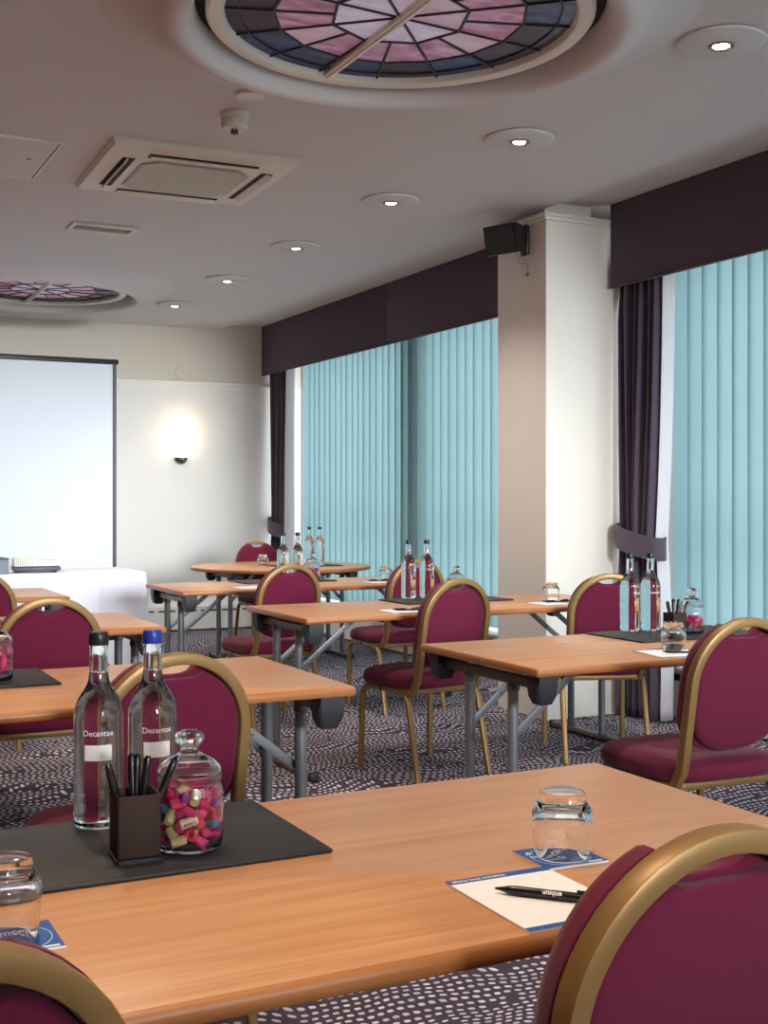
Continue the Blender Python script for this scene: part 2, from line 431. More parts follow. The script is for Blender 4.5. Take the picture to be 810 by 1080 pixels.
# ------------------------------------------------------------------ vertical blinds
def blind(v0, v1, label, z0=.325, ang=-14):
    t = thing('vertical_blind', label, 'blind', (0, 0, 0), 0, 'turquoise vertical blinds')
    bm = bmesh.new(); n = int((v1 - v0) / .118); r = random.Random(int(v0 * 100))
    for i in range(n):
        v = v0 + (i + .5) * (v1 - v0) / n
        a = math.radians(ang + r.uniform(-5, 5)); c = .069
        zt, zb = 2.60, z0 + r.uniform(0, .006)
        cols = []
        for k in range(5):
            s = -c + 2 * c * k / 4; bow = .006 * (1 - (s / c) ** 2)
            p = (4.685 + s * math.sin(a) - bow, v + s * math.cos(a))
            cols.append([bm.verts.new((p[0] + r.uniform(-.0015, .0015), p[1], zb + (zt - zb) * q / 6)) for q in range(7)])
        for A, B in zip(cols, cols[1:]):
            for q in range(6): bm.faces.new((A[q], B[q], B[q + 1], A[q + 1]))
    o = obj('vane_sheet', bm, M['vane'], t, angle=60)
    bm = bmesh.new(); box(bm, 4.66, 4.71, v0, v1, 2.60, 2.64, .004); obj('head_rail', bm, M['white'], t)
    bm = bmesh.new(); sweep(bm, [(4.69, v0, z0 + .012), (4.69, v1, z0 + .012)], .004, .004, Vector((0, 0, 1)), round_=True, seg=6); obj('bottom_chain', bm, M['white'], t)
blind(8.64, 10.92, 'turquoise vertical blind on the far window, beside the far curtain')
blind(6.26, 8.60, 'turquoise vertical blind between the far blind and the pillar')
blind(2.9, 5.50, 'turquoise vertical blind right of the near curtain, at the right edge')
blind(-3.1, 2.89, 'turquoise vertical blind on the windows behind the near tables')

# ------------------------------------------------------------------ curtains
def curtain(va, vb, ztie, label, seed, lead, lw=.07, lk=-.35, fold=0):
    """va..vb extent at the top, lead = +1 if the leading edge is at vb, else at va; gathered at ztie"""
    t = thing('curtain', label, 'curtain', (0, 0, 0), 0, 'aubergine curtains tied back')
    r = random.Random(seed)
    ph = [r.uniform(0, 6.28) for _ in range(4)]
    fix = vb if lead < 0 else va       # edge away from the window
    le = va if lead < 0 else vb
    def extent(z):
        # leading edge moves towards the fixed edge at the tie
        if z >= ztie: g = ((2.6 - z) / (2.6 - ztie)) ** 1.6
        else: g = 1 - 0.75 * min(1, ((ztie - z) / ztie) * 1.4) ** .8
        return g
    def surf(s, z):       # s 0 at the fixed edge, 1 at leading edge
        g = extent(z)
        w = (le - fix) * (1 - 0.28 * g)
        off = (le - fix) * .10 * g
        v = fix + off + w * s
        amp = .042 * (1 - .45 * g)
        u = 4.45 + amp * math.sin(s * 6.0 * 2 * PI / 1.0 + ph[0] + .8 * math.sin(s * 5 + ph[1]) + .25 * math.sin(z * 1.3)) * (1 - .3 * s) + .012 * math.sin(s * 23 + ph[2] + z) - .03 * g * math.sin(PI * s) - fold * math.exp(-s / .07) * min(1, max(0, (2.46 - z) / .15)) * (1 - .6 * g)
        return Vector((u, v + .008 * math.sin(z * 2 + s * 9), z))
    nz, ns = 40, 90
    def sheet(s0, s1, name, m, n, du=0, lin=False):
        bm = bmesh.new(); grid = []
        for i in range(nz + 1):
            z = .015 + (2.6 - .015) * i / nz; row = []
            for j in range(n + 1):
                s = s0 + (s1 - s0) * j / n
                p = surf(s, z)
                if lin:
                    q = surf(1.0, z); k = j / n
                    p = Vector((q.x + du * .15 + .04 * math.sin(k * PI) * -1 + .05 * k * k, q.y + (le - fix) / abs(le - fix) * (lw * k * (1 + lk * extent(z))), z))
                row.append(bm.verts.new(p))
            grid.append(row)
        for i in range(nz):
            for j in range(n): bm.faces.new((grid[i][j], grid[i][j + 1], grid[i + 1][j + 1], grid[i + 1][j]))
        o = obj(name, bm, m, t, angle=80); sm = o.modifiers.new('thick', 'SOLIDIFY'); sm.thickness = .003
        return o
    sheet(0, 1, 'drape', M['curtain'], ns)
    sheet(0, 1, 'lining', M['lining'], 10, lin=True)
    # tie band: a flat loop around the gathered cloth
    bm = bmesh.new(); rings = []
    fa, lb = surf(0, ztie), surf(1, ztie)
    mid = (fa.y + lb.y) / 2; hw = abs(lb.y - fa.y) / 2 + .035
    sg = 1 if lead > 0 else -1
    for i in range(36):
        a = 2 * PI * i / 36
        yy = mid + sg * .01 + hw * math.cos(a); uu = 4.45 + .095 * math.sin(a)
        sag = .045 * sg * math.cos(a)
        zz = ztie - sag * 0.9
        rings.append([(uu, yy, zz - .065), (uu, yy, zz + .065), (uu + .006 * math.sin(a), yy + .006 * math.cos(a), zz + .065), (uu + .006 * math.sin(a), yy + .006 * math.cos(a), zz - .065)])
    R = [[bm.verts.new(p) for p in q] for q in rings]
    for i in range(36):
        A, B = R[i], R[(i + 1) % 36]
        for k in range(4): bm.faces.new((A[k], A[(k + 1) % 4], B[(k + 1) % 4], B[k]))
    yf = mid - sg * hw
    box(bm, 4.47, 4.476, min(yf, yf - sg * .10), max(yf, yf - sg * .10), ztie + .0, ztie + .12)
    obj('tieback', bm, M['curtain'], t, angle=50)
curtain(5.335, 5.715, 1.01, 'aubergine curtain with white lining tied back right of the pillar', 3, -1, .012, 0, .055)
curtain(10.72, 11.22, 0.98, 'aubergine curtain tied back in the far corner by the back wall', 5, -1, .05, 1.0)

# ------------------------------------------------------------------ ceiling fittings
def poly(bm, pts, z, h, mi=0):
    a = [bm.verts.new((x, y, z)) for x, y in pts]; b = [bm.verts.new((x, y, z + h)) for x, y in pts]
    n = len(pts)
    for f in (a[::-1], b): bm.faces.new(f).material_index = mi
    for i in range(n): bm.faces.new((a[i], a[(i + 1) % n], b[(i + 1) % n], b[i])).material_index = mi

def skylight(cx, cy, label):
    t = thing('stained_glass_skylight', label, 'ceiling dome', (cx, cy, CZ), 0, 'round stained glass ceiling domes')
    bm = bmesh.new()
    prof = [(1.02, 0), (.95, -.012), (.88, -.035), (.82, -.07), (.79, -.092), (.76, -.102), (.735, -.10), (.715, -.085), (.70, -.06), (.69, -.02), (.69, 0)]
    lathe(bm, prof, 96, closed=True); obj('plaster_rim', bm, M['ceil'], t, angle=70)
    bm = bmesh.new()
    lathe(bm, [(.655, -.015), (.655, -.04), (.645, -.052), (.62, -.055), (.60, -.048), (.592, -.03), (.592, -.015)], 96, closed=True); obj('trim_ring', bm, M['trim'], t)
    bm = bmesh.new(); lathe(bm, [(.69, -.002), (.69, -.008), (0.6, -.008), (.6, -.002)], 96, closed=True); obj('gap_shade_ring', bm, M['dark_slot'], t)  # dark ring, the shade between trim and rim put into its colour
    # glass: three rings
    r1, r2, r3 = .24, .43, .60
    bm = bmesh.new(); mats = [M['sg_lilac'], M['sg_pale'], M['sg_pink'], M['sg_purple'], M['sg_blue']]
    P = lambda r, k: (r * math.cos(math.radians(3.6 + 22.5 * k)), r * math.sin(math.radians(3.6 + 22.5 * k)))
    z = -.026
    def face(pts, mi):
        f = bm.faces.new([bm.verts.new((x, y, z)) for x, y in pts]); f.material_index = mi
    rr = random.Random(int(cy * 10))
    for k in range(8):
        face([(0, 0), P(r1, 2 * k), P(r1, 2 * k + 2)], rr.choice([0, 0, 1]))
    for k in range(16):
        mid = lambda k: P(r1, k) if k % 2 == 0 else tuple((a + b) / 2 for a, b in zip(P(r1, k - 1), P(r1, k + 1)))
        face([mid(k), P(r2, k), P(r2, k + 1), mid(k + 1)], rr.choice([1, 2, 2]))
        arc = [(r3 * math.cos(math.radians(3.6 + 22.5 * (k + q / 5))), r3 * math.sin(math.radians(3.6 + 22.5 * (k + q / 5)))) for q in range(6)]
        face([P(r2, k)] + arc + [P(r2, k + 1)], rr.choice([3, 3, 4]))
    obj('glass_panel', bm, mats, t, smooth=False)
    bm = bmesh.new()
    def came(a, b, w=.010): sweep(bm, [(a[0], a[1], z - .002), (b[0], b[1], z - .002)], .008, w, Vector((0, 0, 1)).cross(Vector((b[0] - a[0], b[1] - a[1], 0))).normalized())
    for k in range(8):
        came((0, 0), P(r1, 2 * k)); came(P(r1, 2 * k), P(r1, 2 * k + 2))
    for k in range(16):
        m_ = P(r1, k) if k % 2 == 0 else tuple((a + b) / 2 for a, b in zip(P(r1, k - 1), P(r1, k + 1)))
        came(m_, P(r2, k)); came(P(r2, k), P(r2, k + 1)); came(P(r2, k), P(r3, k))
    for k in range(32):
        a0, a1 = 2 * PI * k / 32, 2 * PI * (k + 1) / 32
        came((.545 * math.cos(a0), .545 * math.sin(a0)), (.545 * math.cos(a1), .545 * math.sin(a1)), .006)
    obj('lead_came', bm, M['lead'], t)
    bm = bmesh.new(); box(bm, -.018, .018, -.60, .60, -.045, -.02, .003); box(bm, -.004, .004, -.60, .60, -.050, -.044, .002); obj('glazing_bar', bm, M['trim'], t)
skylight(1.92, 3.66, 'round stained glass ceiling dome nearest the camera, at the top')
skylight(1.90, 9.63, 'farther round stained glass ceiling dome, at the left edge')

def downlight(u, v, label, col=(1.0, .90, .78)):
    t = thing('ceiling_downlight', label, 'downlight', (u, v, CZ), 0, 'recessed ceiling downlights')
    bm = bmesh.new(); lathe(bm, [(0, -.018), (.145, -.018), (.158, -.013), (.162, -.004), (.155, 0), (0, 0)], 48); obj('base_plate', bm, M['ceil'], t)
    bm = bmesh.new(); lathe(bm, [(.047, -.0185), (.047, -.022), (.042, -.025), (.033, -.022), (.031, -.0185)], 32, closed=True); obj('bezel', bm, M['chrome'], t)
    bm = bmesh.new(); lathe(bm, [(0, -.0185), (.030, -.0185), (.024, -.023), (0, -.025)], 24); obj('bulb', bm, M['lamp'], t)
    L = bpy.data.lights.new('downlight_lamp', 'SPOT'); L.energy = P_DOWN; L.color = col; L.spot_size = math.radians(115); L.spot_blend = .8; L.shadow_soft_size = .04
    lo = bpy.data.objects.new('downlight_lamp', L); C.objects.link(lo); lo.parent = t; lo.location = (0, 0, -.035)
P_DOWN = 34
for (v, lab) in ((3.386, 'ceiling downlight nearest the camera, at the top right'), (4.713, 'second ceiling downlight from the camera, just right of the near dome'),
                 (6.0, 'third ceiling downlight from the camera, left of the pillar top'), (7.36, 'fourth ceiling downlight from the camera'),
                 (8.69, 'fifth ceiling downlight from the camera, second from the back wall'), (10.0, 'ceiling downlight nearest the back wall')):
    downlight(3.09, v, lab)
for v in (-.60, .72, 2.05): downlight(3.09, v, 'unseen ceiling downlight added to extend the window side row')  # added out of view to light the front table
for v in (-.60, .72, 2.05, 3.386, 4.713, 6.0, 7.36, 8.69): downlight(.5, v, 'unseen ceiling downlight added in a left hand row', (1.0, .78, .56))  # row added out of view; warm colour tints the pillar's left face

# air conditioning cassette
t = thing('air_conditioner', 'square white ceiling cassette air conditioner with dark air slots', 'air conditioner', (1.89, 5.95, CZ), math.radians(-2))
bm = bmesh.new()
H = .46
rings = []
def sq(h, z): return [(-h, -h, z), (h, -h, z), (h, h, z), (-h, h, z)]
loft(bm, [sq(H, 0), sq(H, -.012), sq(H - .012, -.03), sq(H - .06, -.042)], True); obj('casing', bm, M['offwhite'], t, angle=30)
bm = bmesh.new(); c_ = .07; g = .27
oct_ = [(-g + c_, -g), (g - c_, -g), (g, -g + c_), (g, g - c_), (g - c_, g), (-g + c_, g), (-g, g - c_), (-g, -g + c_)]
poly(bm, oct_, -.050, .012); gr = obj('intake_grille', bm, M['grille'], t, smooth=False)
bm = bmesh.new()
for k in range(25):
    yy = -g + .02 + k * (2 * g - .04) / 24; hw = g - max(0, abs(yy) - (g - c_)) - .012; box(bm, -hw, hw, yy - .002, yy + .002, -.053, -.050)
obj('grille_bar', bm, M['offwhite'], gr, smooth=False)['kind'] = 'stuff'
for k in range(4):
    R4 = Matrix.Rotation(k * PI / 2, 4, 'Z')
    bm = bmesh.new(); box(bm, -.27, .27, .315, .375, -.0445, -.036, 0, M4=R4); sl = obj('air_slot', bm, M['dark_slot'], t, smooth=False)
    bm = bmesh.new(); box(bm, -.265, .265, -.022, .022, -.004, .004, .002, M4=R4 @ Matrix.Translation((0, .352, -.047)) @ Matrix.Rotation(math.radians(-35 if k != 1 else -60), 4, 'X')); obj('louvre_flap', bm, M['offwhite'], sl)

t = thing('smoke_detector', 'small white smoke detector hanging from the ceiling near the dome', 'smoke detector', (1.80, 4.97, CZ))
bm = bmesh.new(); lathe(bm, [(0, 0), (.062, 0), (.062, -.018), (.058, -.022), (0, -.022)], 32); obj('mount', bm, M['white'], t)
bm = bmesh.new(); lathe(bm, [(0, -.0225), (.055, -.0225), (.058, -.03), (.058, -.055), (.05, -.066), (.03, -.068), (0, -.068)], 32); obj('detector_head', bm, M['offwhite'], t)
bm = bmesh.new()
for k in range(5):
    a = k * 2 * PI / 5; box(bm, .012 * math.cos(a) - .004, .012 * math.cos(a) + .004, .012 * math.sin(a) - .004, .012 * math.sin(a) + .004, -.088, -.067, .001)
obj('sensor_cage', bm, M['navy'], t)
t = thing('ceiling_disc', 'flat white round cover plate beside the smoke detector', 'cover plate', (1.77, 4.70, CZ))
bm = bmesh.new(); lathe(bm, [(0, 0), (.058, 0), (.06, -.006), (.052, -.014), (.044, -.010), (0, -.010)], 32); obj('cover_disc', bm, M['white'], t)
t = thing('ceiling_vent', 'small rectangular white air vent in the ceiling behind the air conditioner', 'vent', (1.83, 7.40, CZ))
bm = bmesh.new(); 
for a in ((-.20, .20, -.10, -.07), (-.20, .20, .07, .10), (-.20, -.17, -.07, .07), (.17, .20, -.07, .07)): box(bm, *a, -.018, 0, .004)
obj('vent_frame', bm, M['offwhite'], t)
bm = bmesh.new(); box(bm, -.17, .17, -.07, .07, -.004, 0); obj('vent_backing', bm, M['grey_box'], t)
for k in range(4):
    bm = bmesh.new(); yy = -.05 + k * .034; box(bm, -.17, .17, -.014, .014, -.001, .001, M4=Matrix.Translation((0, yy, -.010)) @ Matrix.Rotation(.5, 4, 'X')); obj('vent_slat', bm, M['white'], t)
t = thing('ceiling_access_panel', 'flat square ceiling access hatch at the left edge', 'hatch', (.90, 6.08, CZ))
bm = bmesh.new(); box(bm, -.32, .32, -.34, .34, -.006, 0, .002); obj('hatch_panel', bm, M['ceil'], t)
bm = bmesh.new()
for a in ((-.335, .335, -.355, -.344), (-.335, .335, .344, .355), (-.335, -.324, -.344, .344), (.324, .335, -.344, .344)): box(bm, *a, -.009, 0, .002)
obj('hatch_frame', bm, M['offwhite'], t)
bm = bmesh.new(); lathe(bm, [(0, -.006), (.010, -.006), (.010, -.010), (0, -.011)], 16, cx=.24, cy=-.02); obj('hatch_lock', bm, M['grey_box'], t)

# loudspeaker on the pillar
t = thing('wall_speaker', 'small black loudspeaker on a bracket high on the pillar', 'loudspeaker', (3.93, 5.92, 2.74))
SM = Matrix.Translation((-.14, -.02, 0)) @ Matrix.Scale(.88, 4) @ Matrix.Rotation(math.radians(22), 4, 'Z') @ Matrix.Rotation(math.radians(-14), 4, 'Y')
bm = bmesh.new()
rg = lambda x, y, z0, z1: [(x, -y, z0), (x, y, z0), (x, y, z1), (x, -y, z1)]
tb = bmesh.new(); loft(tb, [rg(-.09, .12, -.085, .095), rg(-.07, .125, -.09, .10), rg(.08, .075, -.07, .075), rg(.085, .07, -.065, .07)]); merge(bm, tb, 0, SM)
obj('cabinet', bm, M['black'], t, smooth=False)
bm = bmesh.new(); box(bm, -.097, -.091, -.112, .112, -.078, .088, .003, M4=SM); obj('speaker_grille', bm, pmat('speaker_mesh', srgb(40, 40, 42), .7, noise=.4, nscale=400), t)
bm = bmesh.new(); box(bm, -.02, -.001, -.035, .035, -.08, .10, .006); sweep(bm, bend([(-.012, 0, .03), (-.05, 0, .02), (-.085, -.02, -.005)], .02), .03, .03, Vector((0, 0, 1)), round_=True); obj('bracket', bm, M['black'], t)
bm = bmesh.new(); sweep(bm, bend([(-.07, .0, -.06), (-.05, -.01, -.14), (-.006, -.03, -.12), (-.004, -.02, -.19)], .03), .006, .006, Vector((0, 1, 0.1)), round_=True, seg=6); box(bm, -.012, -.001, -.035, -.01, -.20, -.18, .003); obj('cable', bm, M['grey_box'], t)

# wall sconce
t = thing('wall_sconce', 'lit wall lamp with a half round glass shade on the back wall', 'wall lamp')
t.matrix_world = BW @ Matrix.Translation((-.90, 0, 1.60))
def half(bm, r, z0, z1, n=16, d=.0):
    pts = [(r * math.cos(PI + PI * i / n), r * math.sin(PI + PI * i / n) * .9 - .004) for i in range(n + 1)]
    poly(bm, pts, z0, z1 - z0)
bm = bmesh.new(); half(bm, .085, .06, .32); obj('glass_shade', bm, M['shade'], t)
bm = bmesh.new(); 
tb = bmesh.new(); bmesh.ops.create_uvsphere(tb, u_segments=24, v_segments=12, radius=.07)
bmesh.ops.scale(tb, vec=(1, .8, 1), verts=tb.verts[:]); bmesh.ops.bisect_plane(tb, geom=tb.verts[:] + tb.edges[:] + tb.faces[:], plane_co=(0, 0, .0), plane_no=(0, 0, 1), clear_outer=True)
bmesh.ops.bisect_plane(tb, geom=tb.verts[:] + tb.edges[:] + tb.faces[:], plane_co=(0, -.002, 0), plane_no=(0, 1, 0), clear_outer=True)
bmesh.ops.translate(tb, vec=(0, 0, .058), verts=tb.verts[:]); merge(bm, tb); box(bm, -.07, .07, -.056, -.002, .055, .060, .002)
obj('metal_cup', bm, M['chrome'], t)
bm = bmesh.new(); box(bm, -.006, .006, -.062, -.05, .03, .085, .002); obj('shade_clip', bm, M['chrome'], t)
L = bpy.data.lights.new('sconce_bulb', 'POINT'); L.energy = .9; L.color = (1, .72, .40); L.shadow_soft_size = .05
lo = bpy.data.objects.new('sconce_bulb', L); C.objects.link(lo); lo.parent = t; lo.location = (0, -.14, .30)
t = thing('wall_detector', 'small cream diamond shaped cover on the back wall above the wall lamp', 'cover plate')
t.matrix_world = BW @ Matrix.Translation((-.90, 0, 2.475))
bm = bmesh.new(); box(bm, -.055, .055, -.018, -.001, -.055, .055, .008, M4=Matrix.Rotation(PI / 4, 4, 'Y')); obj('cover_plate', bm, M['wall_upper'], t)

# ------------------------------------------------------------------ projection screen, cloth table, projector
t = thing('projection_screen', 'large white projection screen with black edges standing by the back wall', 'projection screen', (2.49, 9.62, 0))
W_ = 1.95
bm = bmesh.new(); box(bm, -W_ + .03, -.03, -.004, .0, .62, 2.325); obj('screen_surface', bm, M['screen'], t, smooth=False)
bm = bmesh.new(); box(bm, -.03, 0, -.006, .002, .60, 2.34); obj('side_border', bm, M['black'], t, smooth=False)
bm = bmesh.new(); box(bm, -W_, -W_ + .03, -.006, .002, .60, 2.34); obj('side_border', bm, M['black'], t, smooth=False)
bm = bmesh.new(); box(bm, -W_ - .01, .015, -.02, .02, 2.325, 2.365, .006); obj('top_bar', bm, M['black'], t)
bm = bmesh.new(); box(bm, -W_ - .03, .03, -.035, .035, .53, .61, .02); obj('roller_case', bm, M['black'], t)
bm = bmesh.new(); sweep(bm, [(-W_ / 2, .045, .02), (-W_ / 2, .045, 2.38)], .03, .03, round_=True); obj('pole', bm, M['black'], t)
bm = bmesh.new(); sweep(bm, bend([(-W_ / 2, .04, 2.35), (-W_ / 2, .04, 2.43), (-W_ / 2 + .05, .02, 2.45), (-W_ / 2 + .06, .0, 2.41)], .02), .016, .016, Vector((0, 1, .1)), round_=True); box(bm, -W_ / 2 - .03, -W_ / 2 + .02, .0, .03, 2.40, 2.43, .004); obj('hanging_hook', bm, M['black'], t)
for k in range(3):
    a = PI / 2 + k * 2 * PI / 3; bm = bmesh.new(); sweep(bm, [(-W_ / 2, .045, .32), (-W_ / 2 + .42 * math.cos(a), .045 + .42 * math.sin(a), .012)], .02, .02, Vector((0, 0, 1)), round_=True); obj('leg', bm, M['black'], t)

# cloth: box with folded skirt reaching the floor
bm = bmesh.new()
x0, x1, y0, y1, zt = 0.45, 2.34, 8.24, 8.90, .75
per = []
def seg_(a, b, n):
    for i in range(n): per.append((Vector(a) * (1 - i / n) + Vector(b) * (i / n), ))
corners = [(x0, y0), (x1, y0), (x1, y1), (x0, y1)]
path = []
for a, b in zip(corners, corners[1:] + corners[:1]):
    n = int((Vector(b) - Vector(a)).length / .02)
    nv = Vector((b[1] - a[1], -(b[0] - a[0]))).normalized()
    for i in range(n): path.append((Vector(a).lerp(Vector(b), i / n), nv, i / n))
rows = []
for q in range(13):
    z = zt - (zt - .012) * (q / 12); d = q / 12
    ring = []
    for i, (p, nv, f) in enumerate(path):
        w = (.016 * math.sin(i * .32) + .012 * math.sin(i * .13 + 1)) * d ** .7 + .012 * d - .012 * (1 if abs((i % 26)) < 1 else 0) * (d > 0)
        corner = min(f, 1 - f)
        w += .05 * d * math.exp(-(corner / .05) ** 2)
        ring.append((p.x + nv.x * w, p.y + nv.y * w, z))
    rows.append(ring)
top_in = [(p.x * .985 + (x0 + x1) / 2 * .015, p.y * .985 + (y0 + y1) / 2 * .015, zt + .004) for p, nv, f in path]
loft(bm, [top_in] + rows, False)
f = bm.faces.new([v for v in bm.verts if abs(v.co.z - (zt + .004)) < 1e-6])
tag(obj('table_cloth', bm, M['cloth'], angle=60), 'white cloth draped to the floor over the projector table by the screen', 'tablecloth')

t = thing('projector', 'white data projector with dark base on the white cloth', 'projector', (1.645, 8.50, zt + .005), math.radians(-6))
bm = bmesh.new(); box(bm, -.155, .155, -.11, .11, .012, .042, .008); obj('base', bm, M['navy'], t)
bm = bmesh.new(); box(bm, -.15, .14, -.105, .11, .0425, .098, .010); obj('housing', bm, M['white'], t)
bm = bmesh.new()
for k in range(9): box(bm, -.138 + k * .013, -.132 + k * .013, -.108, -.1045, .052, .09)
obj('side_grille', bm, M['grille'], t, smooth=False)
bm = bmesh.new()
for k in range(5): box(bm, .0 + k * .024, .012 + k * .024, -.108, -.1045, .082, .088)
obj('port_row', bm, M['black'], t, smooth=False)
bm = bmesh.new(); lathe(bm, [(0, 0), (.012, 0), (.012, .004), (0, .004)], 16); bmesh.ops.rotate(bm, matrix=Matrix.Rotation(PI / 2, 3, 'X'), verts=bm.verts[:]); bmesh.ops.translate(bm, vec=(.06, -.109, .027), verts=bm.verts[:]); obj('socket', bm, M['black'], t)
for sx in (-.12, .12):
    bm = bmesh.new(); lathe(bm, [(0, 0), (.012, 0), (.012, .012), (0, .012)], 12, cx=sx, cy=-.08); obj('foot', bm, M['black'], t)
t = thing('grey_equipment_box', 'grey box left of the projector on the white cloth, at the left edge', 'box', (1.28, 8.44, zt + .005), math.radians(4))
bm = bmesh.new(); box(bm, -.17, .15, -.12, .12, 0, .10, .006); obj('case', bm, M['grey_box'], t)
bm = bmesh.new(); box(bm, -.172, .152, -.122, .122, .097, .106, .003); obj('lid', bm, M['navy'], t)

# ------------------------------------------------------------------ banquet chair
def lean(z): return -.20 - .085 * (max(0, z - .42) / .48)
def make_chair(label):
    t = thing('banquet_chair', label, 'chair', (0, 0, 0), 0, 'burgundy banquet chairs')
    # seat cushion
    def sup(hw, hd, z, n=48, e=4.5):
        out = []
        for i in range(n):
            a = 2 * PI * i / n; cx, sy = math.cos(a), math.sin(a)
            x = hw * math.copysign(abs(cx) ** (2 / e), cx); y = hd * math.copysign(abs(sy) ** (2 / e), sy)
            x *= 1 - .05 * (y < 0) * (-y / hd)     # a little narrower at the rear
            out.append((x, y + .005, z))
        return out
    bm = bmesh.new()
    loft(bm, [sup(.200, .195, .405), sup(.218, .213, .410), sup(.224, .219, .425), sup(.222, .217, .447), sup(.212, .207, .463), sup(.190, .186, .473), sup(.14, .137, .479), sup(.07, .07, .482)])
    obj('seat', bm, M['burg'], t, angle=80)
    # backrest: rear panel inside the arch, front pad a little larger than it
    hw = .178
    def outline(hx, ztop, zside, zbot, zlow, notch, n=64):
        pts = []
        for i in range(n):
            a = 2 * PI * i / n; c, s = math.cos(a), math.sin(a)
            if s >= 0: x = hx * math.copysign(abs(c) ** .92, c); z = zside + (ztop - zside) * s ** .92
            else: x = hx * math.copysign(abs(c) ** .85, c); z = zbot + (zbot - zlow) * s * 1.0
            if s > 0 and notch: z -= notch * max(0, 1 - (abs(x) / .07) ** 3) if abs(x) < .07 else 0
            pts.append((x, z))
        return pts
    def ring(o, y, k=1.0, cz=.69):
        return [(x * k, y + lean(cz + (z - cz) * k), cz + (z - cz) * k) for x, z in o]
    bm = bmesh.new()
    inner = outline(.164, .862, .70, .62, .50, .022)
    outer = outline(.191, .896, .70, .62, .492, .048)
    loft(bm, [ring(inner, -.006, .55), ring(inner, -.008, .90), ring(inner, -.006, .97), ring(inner, .0, 1.0), ring(inner, .014, 1.0),
              ring(outer, .0145, .97), ring(outer, .019, 1.0), ring(outer, .035, 1.0), ring(outer, .049, .975), ring(outer, .057, .92), ring(outer, .062, .75), ring(outer, .063, .45)])
    obj('backrest', bm, M['burg'], t, angle=50)
    # arch of square tube
    path = [(-hw, lean(.43) + .03, .40)]
    for z in (.45, .52, .58, .64, .69): path.append((-hw, lean(z), z))
    for i in range(0, 25):
        a = PI - PI * i / 24; z = .705 + .182 * math.sin(a); path.append((hw * math.cos(a), lean(z), z))
    for z in (.69, .64, .58, .52, .45): path.append((hw, lean(z), z))
    path.append((hw, lean(.43) + .03, .40))
    bm = bmesh.new(); sweep(bm, path, .027, .034, Vector((0, 1, 0)), .2); obj('back_frame', bm, M['gold'], t, angle=30)
    # seat frame
    bm = bmesh.new()
    q = [(-.19, -.175), (.19, -.175), (.19, .19), (-.19, .19)]; pp = []
    for i in range(4):
        a, b, c = Vector(q[i - 1]), Vector(q[i]), Vector(q[(i + 1) % 4])
        for j in range(5):
            tt = j / 4; p0 = b + (a - b).normalized() * .04; p2 = b + (c - b).normalized() * .04
            p = (1 - tt) ** 2 * p0 + 2 * tt * (1 - tt) * b + tt * tt * p2; pp.append((p.x, p.y, .395))
    sweep(bm, pp, .022, .026, Vector((0, 0, 1)), .3, close=True); obj('seat_frame', bm, M['gold'], t, angle=40)
    for sx in (-1, 1):
        bm = bmesh.new(); sweep(bm, bend([(sx * .196, .04, .392), (sx * .200, .185, .388), (sx * .203, .195, .0)], .06, 8), .022, .026, Vector((sx, 0, 0)), .3)
        obj('leg', bm, M['gold'], t, angle=40)
        bm = bmesh.new(); sweep(bm, bend([(sx * .196, .02, .392), (sx * .200, -.155, .388), (sx * .204, -.245, .0)], .06, 8), .022, .026, Vector((sx, 0, 0)), .3)
        obj('leg', bm, M['gold'], t, angle=40)
    return t
G = 'burgundy banquet chairs'
chairs = [
    (0.900, 1.262, 0, 'burgundy banquet chair nearest the camera, its gold framed back filling the bottom right corner'),
    (0.055, 1.265, 11, 'burgundy banquet chair in the bottom left corner, only its gold arch showing'),
    (0.800, 2.94, 6, 'burgundy banquet chair directly behind the two large bottles on the front table'),
    (0.905, 4.68, 0, 'burgundy banquet chair at the left edge, behind the small sweet jar'),
    (0.915, 6.44, 0, 'burgundy banquet chair cut off by the left edge, below the projector'),
    (2.70, 4.94, 9, 'whole burgundy banquet chair standing in the middle, legs on open carpet'),
    (2.585, 2.985, -3, 'burgundy banquet chair at the right edge with its seat showing above the front table'),
    (2.515, 6.39, 5, 'burgundy banquet chair in front of the four small bottles, left of centre'),
    (3.38, 6.53, 4, 'burgundy banquet chair behind the pair of bottles near the blind'),
    (3.65, 4.90, -21, 'burgundy banquet chair right of the pillar foot, beside two bottles and the curtain'),
    (3.72, 9.46, 180, 'burgundy banquet chair facing the camera behind the round table'),
]
proto = None
for (u, v, a, lab) in chairs:
    if proto is None: proto = make_chair(lab); proto.location = (u, v, 0); proto.rotation_euler = (0, 0, math.radians(a))
    else: dup(proto, lab, (u, v, 0), math.radians(a))

